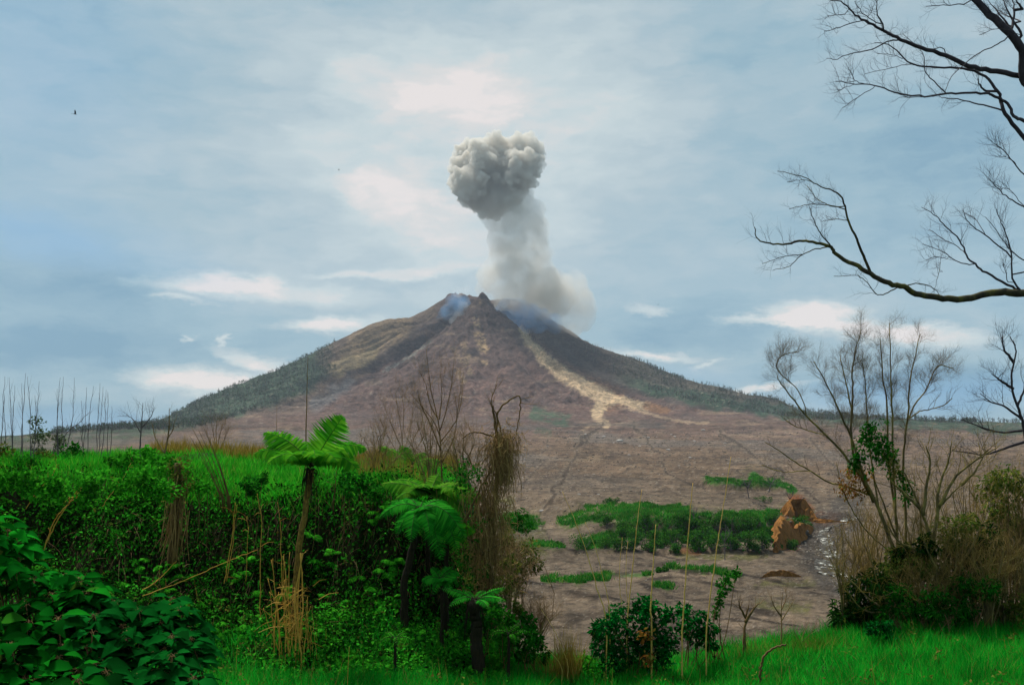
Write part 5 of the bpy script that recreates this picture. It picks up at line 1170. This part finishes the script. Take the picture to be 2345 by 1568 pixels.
    for i, (st, pts, w0, w1, mat, subs) in enumerate(limbs):
        p = st + [Z(*q) for q in pts]; pa = kink(trace(p, d, .10, n=len(p) * 4, seed=400 + i), .006, r_); ml, mw = MB(), MB(); ml.tube(pa, np.linspace(w0, w1, len(pa)), 8)
        twigs(mw, pa, .0045, 12, .42, 2, r_, .75, .25, .62, 1.0, .5, 4)
        u = np.array(p); built = [pa]
        for j, (sp, w) in enumerate(subs):
            q = [Z(*a) for a in sp]; e = np.argmin(((u - np.array(q[0])) ** 2).sum(1)); al = np.vstack(built); q0 = al[np.argmin(np.abs((al[:, 0] / al[:, 1] * F + CX) - q[0][0]) + np.abs(HY - (al[:, 2] - EYE) / al[:, 1] * F - q[0][1]))]
            dd = q0[1]; pb = kink(trace(q, np.linspace(dd, dd + r_.normal() * .5, len(q)), .05, seed=500 + i * 20 + j), .004, r_); pb = np.vstack([q0[None], pb[1:]]); built.append(pb); ml.tube(pb, np.linspace(w, .0035, len(pb)), 6)
            twigs(mw, pb, .0038, 9, .34, 2, r_, .75, .25, .35, 1.0, .5, 3)
        lo = part('limb', ml, mat, root); part('twigs', mw, m_dtwig, lo)


overhang()

# brushy dead growth that fills the right-hand thicket
def brush(label, px, py0, py1, wd, d, seed, mat=None, n=11):
    r_ = np.random.default_rng(seed); st = []
    for k in range(n):
        u = (k + .5) / n * 2 - 1; u += r_.normal() * .15; h = (py0 - py1) * r_.uniform(.7, 1.0) * (1 - .25 * abs(u)); tx = px + u * wd
        st.append([(px + u * wd * .12, py0), (px + u * wd * .35 + r_.normal() * 5, py0 - h * .4), (px + u * wd * .75 + r_.normal() * 7, py0 - h * .75), (tx + r_.normal() * 6, py0 - h)])
    bare_tree('bare_shrub', label, 'shrub', st, d, .022, 9, .55, 3, mat or m_brush, m_moss2, seed, 'bare brush in the right-hand thicket' if px > 1500 else 'bare brush round the vine-draped tree', up=.3, spread=.85, tw=.0065, wander=.55, lo=.2)


m_brush = twig_mat('warm_brush_twigs', [(0, (.06, .04, .014)), (.5, (.21, .135, .038)), (1, (.42, .29, .085))])
for i, a in enumerate([('warm brown bare brush at the left end of the dark thicket', 1935, 1400, 1180, 46, 22.4), ('bare brush below the hanging vine of the many-stemmed tree', 2020, 1425, 1110, 50, 23.6), ('mossy bare brush between the two yellow-brown trunks', 2095, 1420, 1130, 52, 22.6), ('tall warm brown brush right of the forked trunk in the thicket', 2205, 1420, 1030, 66, 23.0),
                       ('fine brown brush before the bare dark tree at the right edge', 2275, 1400, 1010, 60, 24.0), ('tangled brown brush in the bottom right of the thicket', 2300, 1430, 1180, 60, 21.8), ('brown brush cut by the right edge, highest of the thicket', 2345, 1400, 1040, 56, 22.6), ('low brown brush in front of the thicket beside the rounded dark shrub', 2120, 1440, 1270, 60, 21.6), ('reddish bare brush right of the valley stream', 1965, 1380, 1230, 44, 24.5)]): brush(*a, 700 + i)
for i, a in enumerate([('fine tall brush standing behind the thicket just left of the bare dark tree', 2240, 1330, 1000, 70, 25.5), ('fine brush filling the right edge under the bare dark tree', 2330, 1330, 1020, 66, 25.0), ('fine warm brush between the many-stemmed tree and the forked trunk', 2110, 1330, 1040, 60, 25.6), ('dry brush in the middle of the thicket before the olive bushes', 2180, 1430, 1180, 70, 21.9), ('dry brush at the lower right under the overgrown mass', 2265, 1435, 1200, 60, 21.4), ('fine brush left of the many-stemmed trunk above the stream', 1985, 1330, 1120, 56, 24.8)]): brush(*a, 760 + i, None, 13)
for i, a in enumerate([('pale brown brush between the umbrella tree fern and the tall bare brown tree', 870, 1110, 960, 50, 25.5), ('pale brown brush heaped behind the pale spreading tree fern', 985, 1120, 930, 60, 25), ('bare brown brush just left of the vine-draped tree', 1060, 1130, 960, 50, 23.5), ('low brown brush at the right foot of the vine-draped tree', 1170, 1400, 1210, 46, 22.0), ('dense brown brush under the hanging vines', 1110, 1400, 1190, 60, 21.3), ('dry brown brush between the stump fern and the orange grass', 1230, 1480, 1370, 44, 20.2)]): brush(*a, 740 + i, m_twig)
for i, (lb, bl) in enumerate([('sunlit olive bush high in the thicket behind the forked trunk', [(2170, 1220, 40), (2210, 1210, 40), (2140, 1240, 30), (2230, 1250, 36)]), ('olive and green bush in the middle of the thicket', [(2060, 1290, 34), (2090, 1270, 34), (2040, 1310, 30), (2110, 1300, 34)]), ('leafy olive bush low at the right edge', [(2280, 1390, 36), (2320, 1400, 40), (2350, 1410, 40)]), ('dark green bush low in the thicket in front of the forked trunk', [(2120, 1405, 32), (2160, 1395, 36), (2195, 1400, 34), (2140, 1370, 28)]), ('green leafy bush in the thicket left of the forked trunk', [(2040, 1400, 30), (2075, 1390, 32), (2060, 1360, 28), (2010, 1410, 24)]), ('green bush rising in the right half of the thicket', [(2230, 1360, 36), (2265, 1340, 36), (2210, 1330, 30), (2250, 1300, 30)])]):
    foliage_thing('thicket_bush', lb, 'bush', bl, [22.9, 22.2, 21.7, 21.5, 21.6, 21.8][i], (.10, .04), m_olive if i < 3 else m_ivy, .5, m_twig, seed=720 + i, up=.5, droop=.6, jit=.3, nst=30)

# ================================================================ BIRDS
m_bird = bark_mat('bird_plumage', (.015, .015, .02), (.04, .04, .045), 20)


def bird(label, px, py, d, span, rot, flap, seed):
    c = P(px, py, d); R = np.array([[math.cos(rot), -math.sin(rot), 0], [math.sin(rot), math.cos(rot), 0], [0, 0, 1]]); root = thing('bird', c, label, 'bird', 'birds in the sky'); L_ = span * .42
    mb = MB(); s = np.linspace(0, 1, 12); path = np.stack([(s - .5) * L_, 0 * s, .06 * L_ * np.sin(s * 3.1)], -1) @ R.T + c; mb.tube(path, np.interp(s, [0, .08, .2, .3, .5, .75, 1], [.01, .05, .075, .07, .12, .07, .015]) * L_, 8); part('body', mb, m_bird, root)
    for sg in (-1, 1):
        mb = MB(); n = 7; u = np.linspace(0, 1, n); ch = span * np.interp(u, [0, .4, 1], [.15, .16, .03]); yy = sg * u * span * .5 * math.cos(flap); zz = u * span * .5 * math.sin(flap) * np.interp(u, [0, .5, 1], [1, 1.1, .95]); xx = -.05 * span * u ** 2 + .08 * span * u * (1 - u)
        top = np.concatenate([np.stack([xx + ch * .5, yy, zz], -1), np.stack([xx, yy, zz + .012 * span], -1), np.stack([xx - ch * .5, yy, zz], -1), np.stack([xx, yy, zz - .004 * span], -1)]) @ R.T + c
        f = []
        for a_, b_ in ((0, 1), (1, 2), (2, 3), (3, 0)):
            for i in range(n - 1): f.append([a_ * n + i, a_ * n + i + 1, b_ * n + i + 1, b_ * n + i])
        mb.add(top, f); part('wing', mb, m_bird, root)
    mb = MB(); t0 = np.array([[-.45, -.03, 0], [-.45, .03, 0], [-.75, .09, .0], [-.75, -.09, 0], [-.45, -.03, .02], [-.45, .03, .02], [-.75, .09, .012], [-.75, -.09, .012]]) * L_ * 1.2; mb.add(t0 @ R.T + c, [[0, 1, 2, 3], [7, 6, 5, 4], [0, 4, 5, 1], [1, 5, 6, 2], [2, 6, 7, 3], [3, 7, 4, 0]]); part('tail', mb, m_bird, root)


bird('small dark bird with raised wings, high in the sky at the left', 172, 262, 60, .55, .5, 1.15, 1)
bird('tiny dark bird in the bright cloud left of the plume', 776, 390, 80, .36, .2, .5, 2)
bird('tiny dark bird right of the volcano above its right flank', 1507, 698, 80, .36, 1.2, .8, 3)

# ================================================================ FAR SLOPES: forest, rubble, valley plants
def far_forest():
    mt, ml = MB(), MB(); r_ = np.random.default_rng(23); PX = CX + TU * F; PY = HY - (TZ - EYE) / TD * F
    gl = np.interp(PX, [180, 330, 420, 520, 620, 700, 770], [1040, 1000, 985, 960, 930, 900, 850]); left = (PY < gl) & (PX < 770) & (PX > 120)
    gr = np.interp(PX, [1330, 1500, 1600, 1700, 1800, 1900, 2000, 2200, 2345], [820, 900, 922, 938, 953, 963, 973, 983, 988]); right = (PY < gr) & (PX > 1340)
    w = ((left & (TD > 1900)) | (right & (TD > 2500))).astype(float)
    rmax = np.minimum.accumulate(PY[::1], axis=0); vis = PY <= rmax + .5            # seen from in front
    w *= vis; w *= ss(.35, .55, fbm(PX / 30, PY / 12, 3, 99)) * .8 + .25
    idx = np.flatnonzero(w.ravel() > 0); pr = w.ravel()[idx]; ch = r_.choice(idx, min(8500, len(idx)), replace=False, p=pr / pr.sum())
    for i in ch:
        x, y, z = TX.ravel()[i] + r_.normal() * 2, TY.ravel()[i] + r_.normal() * 2, TZ.ravel()[i]; h = r_.uniform(6, 17); lf = r_.random() < (.5 if PX.ravel()[i] < 800 else .32)
        a = r_.random() * 3.14; q = np.array([math.cos(a), math.sin(a), 0]) * .55; lean = r_.normal(size=3) * .06 * h; lean[2] = 0; b = np.array([x, y, z - 1]); t = b + [0, 0, h] + lean
        mt.add([b - q, b + q, t + q * .35, t - q * .35], [[0, 1, 2, 3]]); q2 = np.array([-q[1], q[0], 0]); mt.add([b - q2, b + q2, t + q2 * .35, t - q2 * .35], [[0, 1, 2, 3]])
        for _ in range(2):
            u = r_.uniform(.45, .95); c = b + (t - b) * u; e = c + np.array([r_.normal() * 2.2, r_.normal() * 2.2, r_.uniform(.5, 2.5)]); mt.add([c, c + [0, 0, .6], e], [[0, 1, 2]])
        if lf:
            n = 9; cc = b + (t - b) * r_.uniform(.45, .75, n)[:, None]; dd = rnd_dirs(n, .1, r_); ml.leaves(cc + dd * h * .10, dd, rnd_dirs(n, .8, r_), r_.uniform(2, 4.2, n), r_.uniform(1.5, 3, n))
    tag(solo('dead_forest_trunks', mt, m_ftr), 'grey dead tree trunks standing along both flanks of the volcano', 'forest', kind='stuff')
    tag(solo('far_forest_leaves', ml, m_fle), 'dull green regrowth between the dead trunks on the flanks', 'forest', kind='stuff')


m_ftr = twig_mat('far_trunks', [(0, (.09, .075, .06)), (1, (.24, .21, .18))]); m_fle = leaf_mat('far_leaves', [(0, (.025, .05, .02)), (1, (.06, .10, .035))], .2, .8, .05, scale=.02, mul=(.6, 1.3))
far_forest()


def fz(x, y): return far_z(x, y)


m_vbush = leaf_mat('valley_bush_leaves', [(0, (.012, .06, .010)), (.5, (.026, .14, .014)), (1, (.08, .20, .024))], .25, .6, .1, scale=.12, mul=(.45, 1.5))
r_ = np.random.default_rng(29)
VS = [(1340, 1258, 62, 40), (1385, 1256, 40, 36), (1425, 1240, 30, 46), (1460, 1245, 42, 44), (1505, 1250, 40, 46), (1545, 1252, 42, 50), (1590, 1255, 40, 48), (1630, 1262, 44, 50), (1675, 1262, 44, 56), (1712, 1264, 40, 60), (1745, 1258, 34, 50), (1480, 1215, 44, 26), (1540, 1212, 50, 26), (1600, 1208, 50, 26), (1660, 1205, 50, 28), (1720, 1200, 50, 28), (1775, 1198, 44, 26), (1835, 1205, 36, 24), (1850, 1215, 26, 22), (1400, 1152, 40, 14), (1190, 1215, 44, 24), (1205, 1205, 34, 22), (1155, 1205, 30, 30), (1275, 1252, 34, 14), (1750, 1150, 50, 18), (1770, 1112, 70, 24), (1700, 1112, 60, 14), (1520, 1308, 36, 10)] + [(1410 + 22 * q + r_.uniform(-9, 9), r_.uniform(1215, 1268), r_.uniform(16, 30), r_.uniform(14, 34)) for q in range(18)] + [(1395 + 14.5 * q + r_.uniform(-8, 8), r_.uniform(1196, 1262), r_.uniform(24, 40), r_.uniform(20, 38)) for q in range(30)]
for i, (px, py, w, h) in enumerate(VS):
    hit = sight(px, py)
    if hit is None: continue
    x, y, z = hit; k = y / F; W, Hh = w * k, h * k * .9; root = thing('valley_bush', hit, 'green bush among others on the broken terrace in the valley' if i not in (19, 20, 21, 22, 24, 25, 26) else ('green bush among others scattered on the ash away from the terrace'), 'bush', 'bushes on the valley terrace' if i not in (19, 20, 21, 22, 24, 25, 26) else 'bushes on the valley ash')
    mf, mst = MB(), MB()
    for _ in range(9):
        c = hit + np.array([r_.uniform(-.4, .4) * W, r_.uniform(-.2, .3) * W, r_.uniform(.15, .75) * Hh]); clump_leaves(mf, c, r_.uniform(.18, .32) * min(W, Hh * 1.6), 70, .42, .26, r_, up=.6, fill=.3)
        mst.tube(np.array([hit - [0, 0, .2], (hit + c) / 2 + r_.normal(size=3) * .2, c]), [.10, .07, .03], 4, cap=False)
    part('foliage', mf, m_vbush, root); part('stem', mst, m_gtwig, root)
VT = [('small pale bare tree at the foot of the terrace', [(1660, 1282), (1660, 1240), (1662, 1200)], 30), ('tiny bare sapling beside the rust-coloured cliff', [(1808, 1160), (1809, 1142), (1809, 1125)], 14), ('thin bare tree standing on the terrace top between the canes', [(1588, 1196), (1588, 1180), (1587, 1165)], 14), ('leaning grey snag on the upper green patch', [(1715, 1140), (1712, 1118), (1718, 1098)], 14), ('grey twiggy bare tree beside the upper green patch', [(1760, 1128), (1766, 1108), (1778, 1092)], 14)]
for i, (lb, st, sp) in enumerate(VT):
    hit = sight(*st[0]); d = hit[1]; k = d / F
    bare_tree('bare_tree', lb, 'tree', [st, [st[1], (st[1][0] + sp * .4, (st[1][1] + st[2][1]) / 2), (st[1][0] + sp * .6, st[2][1])], [st[1], (st[1][0] - sp * .4, (st[1][1] + st[2][1]) / 2), (st[1][0] - sp * .55, st[2][1] + 4)]], d, 1.3 * k, 8, sp * k * .6, 2, m_gtwig, m_gtwig, 600 + i, ground=far_z, tw=.5 * k)

# grass standing on the green patches of the valley
mg = MB(); PXg = CX + TU * F; sel = (TD < 620) & (TC[..., 1] > TC[..., 0] * 1.9); ids = np.flatnonzero(sel.ravel()); ch = r_.choice(ids, 36000); 
gx_ = TX.ravel()[ch] + r_.normal(size=len(ch)) * .4; gy_ = TY.ravel()[ch] + r_.normal(size=len(ch)) * .4; blades(mg, gx_, gy_, r_.uniform(.5, 1.3, len(ch)), r_.uniform(.15, .35, len(ch)), r_, .5, base=far_z(gx_, gy_))
m_vgrass = leaf_mat('valley_grass', [(0, (.012, .11, .010)), (.6, (.03, .22, .016)), (1, (.13, .20, .04))], .3, .7, .05, scale=.1, mul=(.5, 1.4))
tag(solo('valley_grass', mg, m_vgrass), 'grass on the green patches of the ash plain', 'grass', kind='stuff')

mb = MB(); n_ = 15000; d_ = 170 * (1750 / 170) ** (r_.random(n_) ** .8); x_ = r_.uniform(-.16, .54, n_) * d_; z_ = far_z(x_, d_); s_ = d_ / F * r_.uniform(.5, 1.7, n_) * np.where(r_.random(n_) < .06, 2.0, 1.0); v_, f_ = ico(0) if False else ICO1
q_ = 1500; x_[:q_] = np.interp(d_[:q_] * 0 + r_.uniform(150, 380, q_), [150, 200, 235, 262, 290, 340, 420], [92, 80, 79, 78, 84, 92, 112]); d_[:q_] = np.interp(np.arange(q_), [0, q_], [165, 370]); x_[:q_] = np.interp(d_[:q_], [150, 200, 235, 262, 290, 340, 420], [92, 80, 79, 78, 84, 92, 112]) + r_.normal(size=q_) * 5.5; z_[:q_] = far_z(x_[:q_], d_[:q_]); s_[:q_] = d_[:q_] / F * r_.uniform(.8, 3.0, q_)
vv_ = (v_[None] * (1 + .35 * r_.normal(size=(n_, len(v_), 1)) * .5) * s_[:, None, None] * np.array([1.2, 1, .8])) + np.stack([x_, d_, z_], -1)[:, None]
mb.add(vv_.reshape(-1, 3), (f_[None] + (np.arange(n_) * len(v_))[:, None, None]).reshape(-1, 3))
m_rub = twig_mat('rubble_stone', [(0, (.045, .038, .032)), (.55, (.085, .07, .056)), (.85, (.16, .135, .11)), (1, (.34, .30, .26))]); tag(solo('rubble', mb, m_rub), 'stones and rubble strewn over the ash plain', 'rubble', kind='stuff')
# eroded earth cliff at the right end of the terrace
m_earth, ne, oe = newmat('rust_earth'); te = ne.nodes.new('ShaderNodeTexCoord'); me_ = ne.nodes.new('ShaderNodeMapping'); me_.inputs['Scale'].default_value = (1, 1, .35); ne.links.new(te.outputs['Object'], me_.inputs[0])
n1_ = ne.nodes.new('ShaderNodeTexNoise'); n1_.inputs['Scale'].default_value = 1.1; n1_.inputs['Detail'].default_value = 8; n1_.inputs['Roughness'].default_value = .7; ne.links.new(me_.outputs[0], n1_.inputs['Vector'])
c1_ = ramp(ne, n1_.outputs['Fac'], [(.3, (.09, .045, .016)), (.47, (.22, .10, .028)), (.6, (.30, .135, .038)), (.75, (.27, .17, .08))]); b1_ = ne.nodes.new('ShaderNodeBsdfPrincipled'); b1_.inputs['Roughness'].default_value = 1; b1_.inputs['Specular IOR Level'].default_value = .05; ne.links.new(c1_, b1_.inputs['Base Color'])
p1_ = ne.nodes.new('ShaderNodeBump'); p1_.inputs['Distance'].default_value = 1.2; ne.links.new(n1_.outputs['Fac'], p1_.inputs['Height']); ne.links.new(p1_.outputs[0], b1_.inputs['Normal']); ne.links.new(b1_.outputs[0], oe.inputs['Surface'])
def scarp(label, base, seed, back=1.3):
    pts = np.array([np.r_[sight(px, py), h] for px, py, h in base]); n, m = 70, 16
    c = crom(pts, n); c[:, 3] = np.maximum(c[:, 3], 1); k = c[:, 1] / F; H_ = c[:, 3] * k * (1 + .7 * (fbm(np.arange(n) / 6.0, np.zeros(n), 4, seed) - .5))
    t = unit(np.gradient(c[:, :2], axis=0)); nb = np.stack([-t[:, 1], t[:, 0]], -1); nb *= np.sign(nb[:, 1:2] + 1e-6)
    u = np.linspace(0, 1, m); prof_z = np.interp(u, [0, .1, .62, .72, 1], [-.12, .08, .97, 1.0, -.1 if back < 2 else .55]); prof_b = np.interp(u, [0, .1, .62, .72, 1], [-.12, 0, .22, .34, .62 if back > 2 else back])
    ii, uu = np.meshgrid(np.arange(n) / 1.0, u, indexing='ij'); nz = (ridged(ii / 5, uu * 1.2, 4, seed + 1) - .6) * 1.0 + (fbm(ii / 2, uu * 6, 3, seed + 2) - .5) * .7
    off = prof_b[None] * H_[:, None] * .8 + nz * H_[:, None] * .42 * np.minimum(1, uu * 8)
    v = np.zeros((n, m, 3)); v[..., :2] = c[:, None, :2] + nb[:, None] * off[..., None]; v[..., 2] = c[:, None, 2] + prof_z[None] * H_[:, None] * (1 + .12 * nz)
    mb = MB(); a_ = (np.arange(n - 1)[:, None] * m + np.arange(m - 1)[None]).ravel(); mb.add(v.reshape(-1, 3), np.stack([a_, a_ + m, a_ + m + 1, a_ + 1], -1)); tag(solo('earth_cliff', mb, m_earth, c[n // 2, :3]), label, 'cliff', kind='structure')


scarp('rust-orange eroded earth cliff at the right end of the green terrace', [(1770, 1264, 6), (1782, 1262, 26), (1796, 1258, 52), (1812, 1253, 58), (1830, 1243, 46), (1848, 1228, 28), (1862, 1214, 10)], 61, 2.4)
scarp('upper rust-orange earth spur with a pointed top running down to the stream', [(1806, 1182, 8), (1818, 1186, 26), (1826, 1188, 46), (1836, 1190, 24), (1850, 1192, 26), (1866, 1195, 14), (1895, 1197, 7), (1944, 1198, 3)], 65)
scarp('low dark earth step in the ash left of the stream', [(1745, 1322, 2), (1765, 1320, 12), (1800, 1319, 12), (1835, 1321, 2)], 69)
# boulders
m_rock = bark_mat('pale_boulder', (.20, .18, .16), (.42, .38, .34), .4, 1, .5)
BO = [(1737, 1057, 0, 0), (1420, 1010, 7, 'largest pale boulder lying on the fan below the slide'), (1465, 1022, 3, None), (1383, 1000, 4, None), (1530, 1030, 4, None), (1485, 1002, 3, None), (1240, 1170, 5, 'pale boulder on the ash plain right of the vine-draped tree'), (1370, 1132, 3, None), (1326, 1132, 3, None), (1545, 1000, 3, None), (1590, 1010, 3, None), (1440, 1042, 3, None), (1340, 995, 3, None), (1610, 985, 4, None), (1660, 1015, 3, None), (1580, 1048, 3, None)]
for i, (px, py, r, lb) in enumerate(BO):
    hit = sight(px, py, n=5000) if r else None
    if hit is None: continue
    v, f = ICO2; R = r * hit[1] / F; vv = v * R * (1 + .5 * (vnoise(v[:, 0] * 2.1 + i * 5, v[:, 1] * 2.1 + v[:, 2] * 3, 3)[:, None] - .5)) * np.array([1.25, 1, .72]) + hit; mb = MB(); mb.add(vv, f)
    tag(solo('boulder', mb, m_rock, hit), lb or 'small pale boulder among those strewn over the ash fan', 'boulder', 'boulders on the ash fan')

# ---------------------------------------------------------------- stream
def stream():
    pts = [(2000, 1345), (1962, 1332), (1930, 1318), (1890, 1302), (1900, 1284), (1905, 1270), (1888, 1256), (1896, 1240), (1884, 1226), (1894, 1210), (1930, 1196), (1962, 1184)]
    h = [sight(*p, lo=130, hi=600) for p in pts]; c = crom(h, 120); w = np.interp(np.linspace(0, 1, 120), [0, .4, .8, 1], [2.2, 1.9, 1.4, .8]) * (1 + .5 * (fbm(np.arange(120) / 6, np.zeros(120), 3, 7) - .5) * 2)
    t = unit(np.gradient(c, axis=0)); s = unit(np.cross(t, [0, 0, 1.0])); m = 9; o = np.linspace(-1, 1, m); v = c[:, None] + s[:, None] * (o[None, :] * w[:, None])[..., None]; v[..., 2] = far_z(v[..., 0], v[..., 1]) + .10 + 1.3 * (fbm(v[..., 0] / 2.2, v[..., 1] / 3.0, 3, 63) - .5)
    mb = MB(); a = (np.arange(119)[:, None] * m + np.arange(m - 1)[None]).ravel(); mb.add(v.reshape(-1, 3), np.stack([a, a + 1, a + m + 1, a + m], -1))
    mt, nt_, out_ = newmat('white_water'); tc_ = nt_.nodes.new('ShaderNodeTexCoord'); n_ = nt_.nodes.new('ShaderNodeTexNoise'); n_.inputs['Scale'].default_value = .42; n_.inputs['Detail'].default_value = 6; n_.inputs['Roughness'].default_value = .7; nt_.links.new(tc_.outputs['Object'], n_.inputs['Vector'])
    col = ramp(nt_, n_.outputs['Fac'], [(.50, (.05, .047, .043)), (.565, (.13, .13, .115)), (.61, (.55, .55, .5))]); b_ = nt_.nodes.new('ShaderNodeBsdfPrincipled'); b_.inputs['Roughness'].default_value = 1; b_.inputs['Specular IOR Level'].default_value = 0; nt_.links.new(col, b_.inputs['Base Color'])
    bp_ = nt_.nodes.new('ShaderNodeBump'); bp_.inputs['Distance'].default_value = .4; nt_.links.new(n_.outputs['Fac'], bp_.inputs['Height']); nt_.links.new(bp_.outputs[0], b_.inputs['Normal']); nt_.links.new(b_.outputs[0], out_.inputs['Surface'])
    tag(solo('river', mb, mt, smooth=True), 'narrow white-water stream winding through grey gravel', 'river', kind='structure')


stream()
